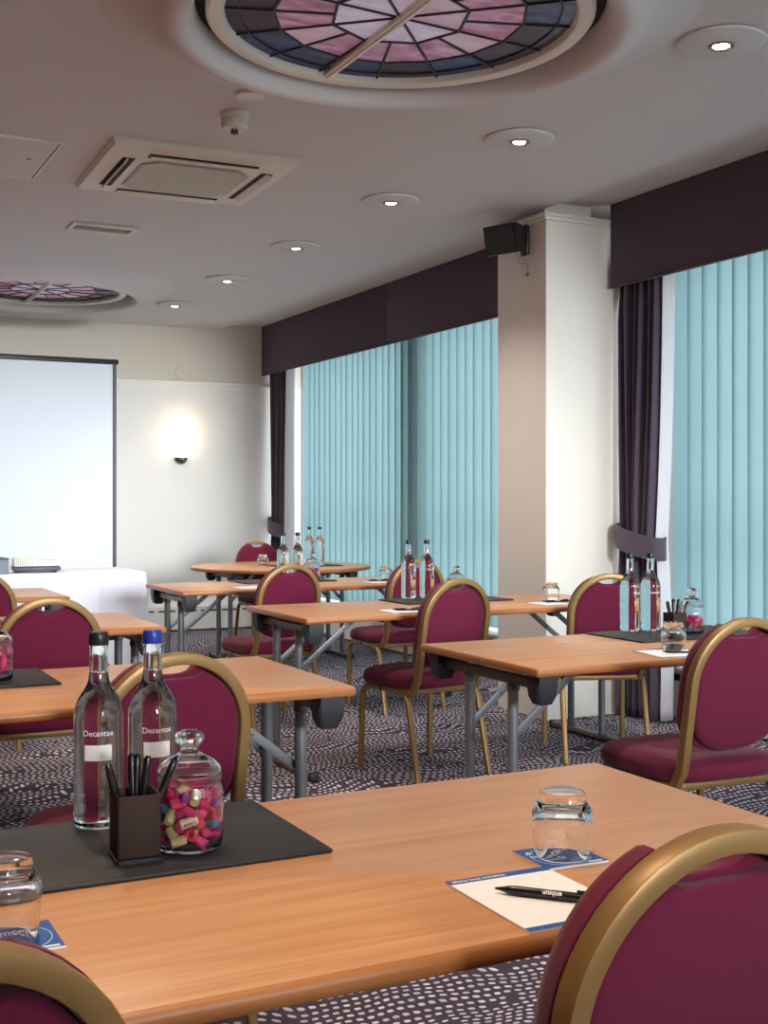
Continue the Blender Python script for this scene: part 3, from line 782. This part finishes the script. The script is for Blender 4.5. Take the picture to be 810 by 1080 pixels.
# ------------------------------------------------------------------ folding tables
TL, TW, TZ = 1.83, .75, .73
def tabletop_rect(bm, hx, hy, z1, th, rc=.012):
    def rr(off, z):
        pts = []
        for cx, cy, a0 in ((hx, hy, 0), (-hx, hy, PI / 2), (-hx, -hy, PI), (hx, -hy, 3 * PI / 2)):
            sx = math.copysign(1, cx); sy = math.copysign(1, cy)
            for k in range(5):
                a = a0 + k * PI / 8; r = rc
                pts.append((cx - sx * r + (r + off) * math.cos(a), cy - sy * r + (r + off) * math.sin(a), z))
        return pts
    z0 = z1 - th
    R = [rr(-.010, z0), rr(-.004, z0 + .001), rr(0, z0 + .006), rr(0, z1 - .008), rr(-.0035, z1 - .0022), rr(-.008, z1)]
    V = [[bm.verts.new(p) for p in r] for r in R]; n = len(V[0])
    for i, (a, b) in enumerate(zip(V, V[1:])):
        for k in range(n):
            f = bm.faces.new((a[k], a[(k + 1) % n], b[(k + 1) % n], b[k])); f.material_index = 1
    bm.faces.new(V[0][::-1]).material_index = 1; bm.faces.new(V[-1]).material_index = 0
def underframe(t, sx, xe, hy=.31, inward=.30):
    """one folding leg end at local x = sx*xe"""
    X = sx * xe
    bm = bmesh.new(); sweep(bm, [(X, -hy, .668), (X, hy, .668)], .028, .036, Vector((0, 0, 1)), .3); obj('cross_bar', bm, M['steel_dk'], t, angle=40)
    for yy in (-.135, .135):
        bm = bmesh.new(); sweep(bm, [(X, yy, .668), (X, yy, .03)], .036, .036, Vector((0, 1, 0)), round_=True, seg=16); lg = obj('leg', bm, M['steel'], t)
        bm = bmesh.new(); lathe(bm, [(.0185, .655), (.022, .650), (.022, .632), (.0185, .628)], 16, cx=X, cy=yy, closed=True); obj('collar', bm, M['steel_dk'], lg)
        bm = bmesh.new(); b_ = Vector((X - sx * .012, yy + .022, .47)); a_ = Vector((X - sx * inward, yy + .03, .70))
        sweep(bm, [a_, b_], .006, .026, Vector((a_ - b_)).cross(Vector((0, 1, 0))), .2); br = obj('brace', bm, M['steel'], t, angle=40)
        bm = bmesh.new()
        for p in (b_, b_.lerp(a_, .45), a_): box(bm, p.x - .006, p.x + .006, p.y - .008, p.y + .008, p.z - .006, p.z + .006, .002)
        obj('rivet', bm, M['steel_dk'], br)
    bm = bmesh.new(); sweep(bm, [(X, -.29, .022), (X, .29, .022)], .04, .034, Vector((0, 0, 1)), .4); ft = obj('foot', bm, M['steel_dk'], t, angle=40)
    for s in (-1, 1):
        bm = bmesh.new(); box(bm, X - .022, X + .022, min(s * .285, s * .315), max(s * .285, s * .315), .0, .042, .008); obj('foot_cap', bm, M['rubber'], ft)
        bm = bmesh.new()
        def q(hx, hy2, z): return [(X - hx + sx * .006, s * hy - hy2, z), (X + hx + sx * .006, s * hy - hy2, z), (X + hx + sx * .006, s * hy + hy2, z), (X - hx + sx * .006, s * hy + hy2, z)]
        tb = bmesh.new(); loft(tb, [q(.038, .034, .7015), q(.038, .034, .672), q(.034, .030, .635), q(.024, .022, .612), q(.014, .014, .609)])
        bmesh.ops.bevel(tb, geom=[e for e in tb.edges if abs((e.verts[0].co - e.verts[1].co).z) > .01], offset=.004, segments=2, affect='EDGES'); merge(bm, tb)
        obj('corner_bracket', bm, M['rubber'], t, angle=40)
def make_table(label):
    t = thing('folding_table', label, 'table', (0, 0, 0), 0, 'rectangular folding tables')
    bm = bmesh.new(); tabletop_rect(bm, TL / 2, TW / 2, TZ, .026); obj('tabletop', bm, [M['wood'], M['edge']], t, angle=40)
    for sx in (-1, 1): underframe(t, sx, TL / 2 - .068)
    return t
UR, ULx = 2.088, 1.456
tabs = [
    (ULx - TL / 2, 1.197, 'large beech folding table filling the foreground'),
    (ULx - TL / 2, 3.03, 'beech folding table at left just behind the two large bottles'),
    (ULx - TL / 2, 4.815, 'beech folding table end behind the chair at the left edge'),
    (ULx - TL / 2, 6.58, 'beech folding table end at the left edge in front of the white cloth'),
    (UR + TL / 2, 3.085, 'beech folding table on the right with two bottles and a sweet jar'),
    (UR + TL / 2, 4.86, 'beech folding table in the middle running behind the whole chair to the pillar'),
    (UR + TL / 2, 6.62, 'beech folding table just in front of the round table'),
]
tp = None
for (u, v, lab) in tabs:
    if tp is None: tp = make_table(lab); tp.location = (u, v + TW / 2, 0)
    else: dup(tp, lab, (u, v + TW / 2, 0))
t = thing('round_table', 'round beech folding table in the far corner by the blind', 'table', (3.63, 8.95, 0))
bm = bmesh.new()
lathe(bm, [(0, .704), (.700, .704), (.706, .705), (.71, .71), (.71, .722), (.7065, .7278), (.702, .73)], 72, 1)
bmesh.ops.delete(bm, geom=[f for f in bm.faces if len(f.verts) > 20], context='FACES')
f = bm.faces.new(sorted([v for v in bm.verts if abs(v.co.z - .73) < 1e-6], key=lambda v: math.atan2(v.co.y, v.co.x))); f.material_index = 0
obj('tabletop', bm, [M['wood'], M['edge']], t, angle=40)
for sx in (-1, 1): underframe(t, sx, .47, .30, .22)

# ------------------------------------------------------------------ mats
def mat_(u0, u1, v0, v1, label, rz=0):
    t = thing('table_mat', label, 'mat', ((u0 + u1) / 2, (v0 + v1) / 2, TZ), rz, 'black leatherette table mats')
    hx, hy = (u1 - u0) / 2, (v1 - v0) / 2
    bm = bmesh.new(); box(bm, -hx, hx, -hy, hy, .0005, .0065, .0025); obj('mat_board', bm, M['leather'], t)
    bm = bmesh.new(); i = .008
    for a in ((-hx + i, hx - i, -hy + i, -hy + i + .0015), (-hx + i, hx - i, hy - i - .0015, hy - i), (-hx + i, -hx + i + .0015, -hy + i, hy - i), (hx - i - .0015, hx - i, -hy + i, hy - i)): box(bm, *a, .006, .0068)
    obj('stitching', bm, M['black'], t, smooth=False)
MZ = TZ + .0067
mat_(.115, .737, 1.615, 1.944, 'black leatherette mat on the front table')
mat_(.115, .735, 3.43, 3.77, 'black leatherette mat at the left edge under the small sweet jar')
mat_(2.81, 3.43, 3.48, 3.825, 'black leatherette mat on the right hand table')
mat_(2.81, 3.43, 5.28, 5.60, 'black leatherette mat on the middle table')
mat_(2.62, 3.24, 7.04, 7.36, 'black leatherette mat on the table before the round table')
mat_(3.52, 4.04, 8.66, 8.98, 'black leatherette mat on the round table')

# ------------------------------------------------------------------ bottles
BR = .0385
def make_bottle(cap, label, near=False):
    t = thing('water_bottle', label, 'bottle', (0, 0, 0), 0, 'glass bottles of water')
    bm = bmesh.new()
    outer = [(0, .0005), (.030, .0005), (.036, .003), (.0383, .009), (BR, .02), (BR, .166), (.0382, .174), (.0368, .184), (.0338, .194), (.0293, .203), (.0238, .211), (.0190, .2185), (.0160, .227), (.0146, .238), (.0138, .262), (.0136, .276), (.0145, .278), (.0145, .284), (.0128, .286), (.0128, .290)]
    inner = [(.0105, .290), (.0112, .262), (.0118, .245), (.0125, .240), (0, .2395)]
    lathe(bm, outer + inner, 40); obj('glass_body', bm, M['bglass'], t, angle=60)
    bm = bmesh.new(); lathe(bm, [(0, .302), (.013, .302), (.0148, .2995), (.0152, .294), (.0152, .2825), (.0147, .2815), (.0146, .2865), (.0132, .2872), (0, .2915)], 28); obj('cap', bm, cap, t)
    txt('Decantae', .0125, M['print'], t, (0, 0, .146), (0, 0, 0), align='CENTER', wrap=BR + .0004)
    bm = bmesh.new()
    for k in range(8):
        a0, a1 = -.55 + k * 1.1 / 8, -.55 + (k + 1) * 1.1 / 8; r = BR + .0004
        bm.faces.new([bm.verts.new((r * math.sin(a), -r * math.cos(a), z)) for a, z in ((a0, .108), (a1, .108), (a1, .132), (a0, .132))])
    obj('printed_panel', bm, M['print'], t) if near else bm.free()
    return t
bp = make_bottle(M['cap_black'], 'large clear water bottle with a black cap, left of the pair on the front table', True)
bp.location = (.463, 1.895, MZ); bp.rotation_euler = (0, 0, math.radians(-15))
bb = make_bottle(M['cap_blue'], 'large clear water bottle with a blue cap on the front table', True)
bb.location = (.545, 1.882, MZ); bb.rotation_euler = (0, 0, math.radians(-5))
bs = make_bottle(M['cap_black'], 'water bottle left of the pair on the right hand table')
bs.location = (2.992, 3.785, MZ); bs.rotation_euler = (0, 0, .3)
dup(bs, 'water bottle right of the pair on the right hand table, nearer the pen pot', (3.082, 3.772, MZ), -.2)
dup(bs, 'water bottle left of the pair in front of the middle chair back', (2.965, 5.56, MZ), .8)
dup(bs, 'water bottle right of the pair in front of the middle chair back', (3.075, 5.565, MZ), .1)
dup(bs, 'leftmost of the four far bottles, below the tied curtain', (2.93, 7.19, MZ), .2)
dup(bs, 'second from left of the four far bottles, below the tied curtain', (3.035, 7.20, MZ), .5)
dup(bs, 'third from left of the four far bottles, against the bright blind', (3.80, 8.78, MZ), .2)
dup(bs, 'rightmost of the four far bottles, against the bright blind', (3.875, 8.75, MZ), .9)

# ------------------------------------------------------------------ tumblers, coasters, pads, pens
def make_glass(label):
    t = thing('tumbler', label, 'glass', (0, 0, 0), 0, 'upturned glass tumblers')
    bm = bmesh.new()
    prof = [(.0392, .0), (.0400, .0015), (.0412, .018), (.0430, .042), (.0440, .056), (.0438, .062), (.0420, .068), (.0385, .0735), (.0352, .0775), (.0338, .082), (.0330, .090), (.0310, .0935), (0, .0925)]
    inn = [(0, .0715), (.026, .071), (.0345, .067), (.0395, .060), (.0408, .052), (.0400, .040), (.0385, .018), (.0375, .0015), (.0380, .0)]
    lathe(bm, prof, 48); bm.faces.ensure_lookup_table()
    bmesh.ops.delete(bm, geom=[f for f in bm.faces if len(f.verts) > 20], context='FACES')
    lathe(bm, inn, 48); bmesh.ops.delete(bm, geom=[f for f in bm.faces if len(f.verts) > 20], context='FACES')
    bmesh.ops.remove_doubles(bm, verts=bm.verts[:], dist=1e-5)
    # join the rim
    e = [x for x in bm.edges if x.is_boundary]
    bmesh.ops.bridge_loops(bm, edges=e)
    obj('glass_wall', bm, M['glass'], t, angle=60)
    return t
CO = .0028
def make_coaster(label, text, loc, rz):
    t = thing('paper_coaster', label, 'coaster', loc, rz, 'blue paper coasters')
    bm = bmesh.new(); box(bm, -.05, .05, -.05, .05, .0004, .0022); obj('card', bm, M['paper'], t, smooth=False)
    bm = bmesh.new(); box(bm, -.05, .05, -.046, .05, .0022, .0024); obj('blue_face', bm, M['blue'], t, smooth=False)
    txt(text, .017, M['print'], t, (-.042, .022, .00255), (0, 0, 0), bold=.0003)
    bm = bmesh.new(); lathe(bm, [(.044, .0024), (.044, .00255), (.0432, .00255), (.0432, .0024)], 48, closed=True); obj('printed_circle', bm, M['print'], t)
    bm = bmesh.new(); box(bm, .022, .045, -.043, -.038, .0024, .0026); obj('printed_mark', bm, M['print'], t, smooth=False)
    return t
def make_pad(label, loc, rz, text='Make best notables'):
    t = thing('notepad', label, 'notepad', loc, rz, 'white notepads with blue bands')
    bm = bmesh.new(); box(bm, -.079, .079, -.105, .105, .0004, .003); obj('paper_stack', bm, M['paper'], t, smooth=False)
    bm = bmesh.new(); box(bm, -.079, .079, .088, .105, .003, .0032); obj('header_band', bm, M['blue'], t, smooth=False)
    bm = bmesh.new(); box(bm, -.079, .079, -.105, -.093, .003, .0032); obj('footer_band', bm, M['blue'], t, smooth=False)
    txt(text, .0105, M['print'], t, (-.072, .093, .0034), (0, 0, 0), bold=.0002)
    return t
def make_pen(label, loc, rot, grp, printed=True):
    t = thing('ballpoint_pen', label, 'pen', loc, 0, grp); t.rotation_euler = rot
    bm = bmesh.new(); bmesh_prof = [(0, -.072), (.0012, -.071), (.0022, -.064), (.0046, -.052), (.0052, -.045), (.0052, .045), (.0048, .052), (.0048, .066), (.003, .071), (0, .072)]
    lathe(bm, [(r * 1.15, z) for r, z in bmesh_prof], 16); obj('barrel', bm, M['pen'], t)
    bm = bmesh.new(); box(bm, -.0018, .0018, .0058, .0092, .036, .068, .0008); obj('clip', bm, M['pen'], t)
    if printed:
        txt('unique', .0075, M['print'], t, (-.0026, .0, 0), (0, 0, 0), name='printed_text')
    return t
FG = 'blue paper coasters'
cst = make_coaster('blue coaster under the glass right of the front table', 'A meeting\nof minds', (1.018, 1.447, TZ), math.radians(-2))
cst2 = make_coaster('blue coaster under the glass at the left edge of the front table', 'you meet\n& greet', (.257, 1.459, TZ), math.radians(0))
gl = make_glass('upturned glass on the coaster at the right of the front table'); gl.location = (1.022, 1.447, TZ + CO)
dup(gl, 'upturned glass at the left edge of the front table', (.247, 1.468, TZ + CO))
pad = make_pad('notepad with a blue band lying under the pen on the front table', (.887, 1.310, TZ), math.radians(-1))
PZ = TZ + .0034
def lying(label, u, v, ang, z=PZ):
    # local z of the pen -> along the table; ang is the heading of its tip
    a = math.radians(ang)
    R_ = Matrix(((0, 0, 0), (0, 0, 0), (0, 0, 0)))
    zax = -Vector((math.cos(a), math.sin(a), 0)); yax = Vector((0, 0, 1)); xax = yax.cross(zax)
    R_ = Matrix((xax, yax, zax)).transposed()
    return make_pen(label, (u, v, z + .0062), R_.to_euler(), 'pens lying on notepads', False)
pn = lying('black pen lying across the notepad on the front table', .893, 1.293, 132.5)
# print lies on top of the barrel
cf, sf = math.cos(math.radians(52)), math.sin(math.radians(52))     # print on the upper near flank of the barrel
nX, nY, nN = Vector((0, 0, 1)), Vector((cf, sf, 0)), Vector((-sf, cf, 0))
txt('unique', .0095, M['print'], pn, nN * .0065 - nY * .0024 + nX * -.008, Matrix((nX, nY, nN)).transposed().to_euler(), bold=.0003)
dup(cst, 'blue coaster under the glass on the right hand table', (2.775, 3.275, TZ), 0)
dup(gl, 'upturned glass in front of the pen pot on the right hand table', (2.775, 3.275, TZ + CO))
dup(pad, 'notepad on the right hand table in front of the glass', (2.695, 3.205, TZ), math.radians(-10))
def dpen(label, u, v, ang):
    p = dup(pn, label, (u, v, PZ + .0062)); a = math.radians(ang)
    zax = -Vector((math.cos(a), math.sin(a), 0)); yax = Vector((0, 0, 1)); xax = yax.cross(zax)
    p.rotation_euler = Matrix((xax, yax, zax)).transposed().to_euler()
dpen('black pen on the notepad of the right hand table', 2.735, 3.18, 160)
dup(pad, 'notepad on the middle table beside the whole chair back', (2.625, 5.00, TZ), math.radians(-4))
dpen('black pen on the notepad beside the whole chair back', 2.655, 4.99, 160)
dup(cst, 'blue coaster under the glass at the pillar end of the middle table', (3.56, 5.14, TZ), 0)
dup(gl, 'upturned glass at the pillar end of the middle table', (3.56, 5.14, TZ + CO))
dup(pad, 'notepad by the pillar end of the middle table', (3.47, 5.02, TZ), math.radians(-4))
dpen('black pen on the notepad by the pillar end of the middle table', 3.53, 5.05, 170)
dup(pad, 'notepad on the table before the round table, left of its chair', (2.53, 6.75, TZ), 0)
dup(gl, 'upturned glass on the table before the round table, beside the chair by the blind', (3.53, 6.93, TZ))
dup(pad, 'notepad beside the far glass on the table before the round table', (3.43, 6.83, TZ), 0)
dpen('black pen on the notepad beside the far glass', 3.45, 6.88, 165)
dup(gl, 'upturned glass on the round table in front of the chair facing the camera', (3.47, 8.93, TZ))

# ------------------------------------------------------------------ pen pots and sweet jars
def make_pot(label):
    t = thing('pen_pot', label, 'pen pot', (0, 0, 0), 0, 'dark pen pots')
    bm = bmesh.new(); h = .031
    def q(hh, z, r=.004):
        pts = []
        for sx, sy, a0 in ((1, 1, 0), (-1, 1, PI / 2), (-1, -1, PI), (1, -1, 3 * PI / 2)):
            for k in range(4):
                a = a0 + k * PI / 6; pts.append((sx * (hh - r) + r * math.cos(a), sy * (hh - r) + r * math.sin(a), z))
        return pts
    loft(bm, [q(h - .003, .008), q(h, .0085), q(h, .093), q(h - .0005, .094), q(h - .0035, .094), q(h - .004, .093), q(h - .004, .011)]); obj('cup', bm, M['pot'], t)
    bm = bmesh.new(); loft(bm, [q(h + .0015, .0005), q(h + .0015, .0065), q(h - .002, .0078)]); obj('base_plinth', bm, M['black'], t)
    return t
pot = make_pot('dark square pen pot on the front table'); pot.location = (.467, 1.700, MZ); pot.rotation_euler = (0, 0, math.radians(-4))
dup(pot, 'dark square pen pot on the right hand table', (2.985, 3.515, MZ), math.radians(0))
dup(pot, 'dark square pen pot on the middle table behind the whole chair', (3.10, 5.33, MZ), 0)
def potpens(u, v, grp, where):
    spec = [(-.016, .008, -16, 6, 'leaning left in'), (.002, .012, 3, -4, 'upright in the middle of'), (.007, .004, 7, 2, 'right of the upright pen in'), (.014, -.004, 22, 4, 'leaning right in')]
    for dx, dy, ry, rx, w in spec:
        e = Matrix.Rotation(math.radians(ry), 3, 'Y') @ Matrix.Rotation(math.radians(rx), 3, 'X')
        off = Vector((dx * .35, dy * .5, MZ + .013))
        zax = e @ Vector((0, 0, 1))
        p = make_pen if False else None
        c = off + zax * .060
        q = dup(pn0, 'black pen %s the pen pot on %s' % (w, where), (u + c.x, v + c.y, c.z), None, 'pens in a pen pot')
        q.rotation_euler = e.to_euler()
pn0 = make_pen('black pen hidden low at the back of the front table pen pot', (.467, 1.712, MZ + .074), (math.radians(-6), 0, 0), 'pens in a pen pot', False)
potpens(.467, 1.700, '', 'the front table')
potpens(2.985, 3.515, '', 'the right hand table')

def make_jar(label):
    t = thing('sweet_jar', label, 'jar', (0, 0, 0), 0, 'glass jars of sweets')
    bm = bmesh.new()
    outer = [(0, .0005), (.040, .0005), (.0465, .004), (.049, .012), (.0495, .03), (.0495, .075), (.0485, .086), (.0455, .093), (.0450, .099)]
    inner = [(.0425, .099), (.0430, .092), (.0458, .085), (.0470, .075), (.0470, .03), (.0462, .014), (.042, .008), (0, .0065)]
    lathe(bm, outer + inner, 48); obj('jar_body', bm, M['jglass'], t, angle=60)
    bm = bmesh.new(); lathe(bm, [(.0415, .098), (.0462, .0992), (.0468, .104), (.0462, .1085), (.0415, .1095)], 48, closed=True); obj('seal_ring', bm, M['frost'], t)
    bm = bmesh.new()
    o2 = [(.0462, .110), (.0470, .114), (.0440, .121), (.034, .129), (.022, .135), (.0145, .140), (.0125, .145), (.0150, .150), (.0200, .155), (.0215, .161), (.0195, .167), (.012, .1715), (0, .173)]
    i2 = [(0, .133), (.02, .131), (.033, .1255), (.042, .118), (.0435, .112), (.0430, .110)]
    lathe(bm, o2, 40); bmesh.ops.delete(bm, geom=[f for f in bm.faces if len(f.verts) > 20], context='FACES')
    lathe(bm, i2, 40); bmesh.ops.delete(bm, geom=[f for f in bm.faces if len(f.verts) > 20], context='FACES')
    bmesh.ops.bridge_loops(bm, edges=[x for x in bm.edges if x.is_boundary])
    obj('lid', bm, M['jglass'], t, angle=60)
    return t
jar = make_jar('glass jar of wrapped sweets beside the pen pot on the front table'); jar.location = (.551, 1.712, MZ)
dup(jar, 'glass jar of sweets on the mat at the left edge', (.578, 3.565, MZ))
dup(jar, 'glass jar of sweets behind the pen pot on the right hand table', (3.155, 3.62, MZ))
dup(jar, 'glass jar of sweets just above the whole chair on the middle table', (3.155, 5.40, MZ))
dup(jar, 'glass jar of sweets beside the far bottles', (3.14, 7.21, MZ))
# sweets
def sweet_mesh(kind, m):
    bm = bmesh.new()
    if kind == 0:   # wrapped roll
        lathe(bm, [(0, -.011), (.006, -.011), (.0072, -.0095), (.0072, .0095), (.006, .011), (0, .011)], 14)
    elif kind == 1: # ring
        n = 14
        lathe(bm, [(.0065 + .0032 * math.cos(2 * PI * i / 8), .0034 * math.sin(2 * PI * i / 8)) for i in range(8)], n, closed=True)
    else:           # rounded lozenge
        bmesh.ops.create_uvsphere(bm, u_segments=12, v_segments=8, radius=.0085); bmesh.ops.scale(bm, vec=(1, 1, .8), verts=bm.verts[:])
    return obj('wrapped_sweet', bm, m)
protos = []
KN = {0: 'wrapped roll', 1: 'ring shaped', 2: 'rounded'}
for kind, names in ((0, ('cream', 'blue', 'pink', 'magenta')), (1, ('pink', 'magenta', 'red')), (2, ('pink', 'magenta', 'red', 'blue', 'purple', 'pink', 'magenta'))):
    for n in names: protos.append((kind, n))
made = {}
def fill(u, v, n, where, seed, hmax=.084, sc=1.0):
    r = random.Random(seed); pts = []; tries = 0
    while len(pts) < n and tries < 60000:
        tries += 1
        a = r.uniform(0, 2 * PI); rad = .038 * math.sqrt(r.random()) if r.random() < .4 else r.uniform(.032, .0385); z = r.uniform(.0165, hmax)
        p = Vector((rad * math.cos(a), rad * math.sin(a), z))
        if all((p - q).length > .0142 * sc for q in pts): pts.append(p)
    pts.sort(key=lambda p: p.z)
    for p in pts:
        kind, name = r.choice(protos)
        lab = '%s %s sweet in the glass jar on %s' % (name, KN[kind], where)
        if (kind, name) not in made:
            o = sweet_mesh(kind, SW[name]); made[(kind, name)] = o
        else: o = made[(kind, name)].copy(); C.objects.link(o)
        tag(o, lab, 'sweet', 'sweets in the jar on ' + where)
        o.location = (u + p.x, v + p.y, MZ + p.z); o.rotation_euler = (r.uniform(0, 3), r.uniform(0, 3), r.uniform(0, 6)); o.scale = (sc,) * 3
fill(.551, 1.712, 105, 'the front table', 11)
fill(.578, 3.565, 34, 'the left edge mat', 12, sc=1.2)
fill(3.155, 3.62, 34, 'the right hand table', 13, hmax=.06, sc=1.2)
fill(3.155, 5.40, 10, 'the middle table', 14, hmax=.05, sc=1.3)
fill(3.14, 7.21, 18, 'the table before the round table', 15, hmax=.06, sc=1.3)
# one sweet at the front of the near jar carries red lettering
bm = bmesh.new(); lathe(bm, [(0, -.0125), (.0062, -.0125), (.0072, -.011), (.0072, .011), (.0062, .0125), (0, .0125)], 16)
lab_ = tag(obj('wrapped_sweet', bm, SW['white']), 'white wrapped roll with red lettering at the front of the front table jar', 'sweet', 'sweets in the jar on the front table')
lab_.location = (.551 - .013, 1.712 - .0365, MZ + .047); lab_.rotation_euler = (0, math.radians(78), 0)
txt('SWEETS', .0052, M['redprint'], lab_, (.0019, -.0074, -.0098), Matrix(((0, -1, 0), (0, 0, -1), (1, 0, 0))).to_euler(), bold=.0002)

# ------------------------------------------------------------------ light
sc = bpy.context.scene
w = bpy.data.worlds.new('sky'); sc.world = w; w.use_nodes = True
nt = w.node_tree; bg = nt.nodes['Background']
tc = nt.nodes.new('ShaderNodeTexCoord'); sp = nt.nodes.new('ShaderNodeSeparateXYZ'); nt.links.new(tc.outputs['Generated'], sp.inputs[0])
rp = nt.nodes.new('ShaderNodeValToRGB'); nt.links.new(sp.outputs[2], rp.inputs[0])
mr = nt.nodes.new('ShaderNodeMapRange'); mr.inputs[1].default_value = -.6; mr.inputs[2].default_value = .8
nt.links.new(sp.outputs[2], mr.inputs[0]); nt.links.new(mr.outputs[0], rp.inputs[0])
rp.color_ramp.elements[0].color = (.84, .86, .82, 1); rp.color_ramp.elements[1].color = (.84, .91, 1.0, 1)
nt.links.new(rp.outputs[0], bg.inputs[0]); bg.inputs[1].default_value = 1.9
S = bpy.data.lights.new('rear_fill_sun', 'SUN'); S.energy = 2.7; S.angle = math.radians(16); S.color = (1.0, 1.0, 1.0)  # added soft fill through the rear window, even along the room
so = bpy.data.objects.new('rear_fill_sun', S); C.objects.link(so)
d = Vector((-.03, 1.0, -.085)).normalized(); so.rotation_euler = d.to_track_quat('-Z', 'Y').to_euler(); so.location = (2, -6, 4)
def portal(x, y, z, sx, sy, direction):
    L = bpy.data.lights.new('window_portal', 'AREA'); L.shape = 'RECTANGLE'; L.size = sx; L.size_y = sy; L.cycles.is_portal = True
    o = bpy.data.objects.new('window_portal', L); C.objects.link(o); o.location = (x, y, z)
    o.rotation_euler = Vector(direction).to_track_quat('-Z', 'Z').to_euler()
for a, b in V_OPEN: portal(UW + .16, (a + b) / 2, 1.51, b - a, 2.42, (-1, 0, 0))
portal((RX0 + RX1) / 2, VR - .16, (RZ0 + RZ1) / 2, RX1 - RX0, RZ1 - RZ0, (0, 1, 0))

# ------------------------------------------------------------------ camera
cam = bpy.data.cameras.new('camera'); co = bpy.data.objects.new('camera', cam); C.objects.link(co)
cam.sensor_width = 36; cam.sensor_fit = 'AUTO'; cam.lens = 36 * 1284.5 / 1080; cam.shift_y = -12 / 1080
cam.clip_start = .05
co.location = (0, 0, 1.243); co.rotation_euler = (PI / 2, 0, -.4697)
sc.camera = co
vs = sc.view_settings; vs.view_transform = 'Standard'; vs.look = 'None'; vs.gamma = 1; vs.use_curve_mapping = False; vs.exposure = 1.36
cy = sc.cycles; cy.max_bounces = 14; cy.transmission_bounces = 12; cy.transparent_max_bounces = 16; cy.diffuse_bounces = 5; cy.glossy_bounces = 4
cy.use_denoising = True; cy.caustics_refractive = True; cy.caustics_reflective = False; cy.sample_clamp_indirect = 4.0; cy.blur_glossy = .5
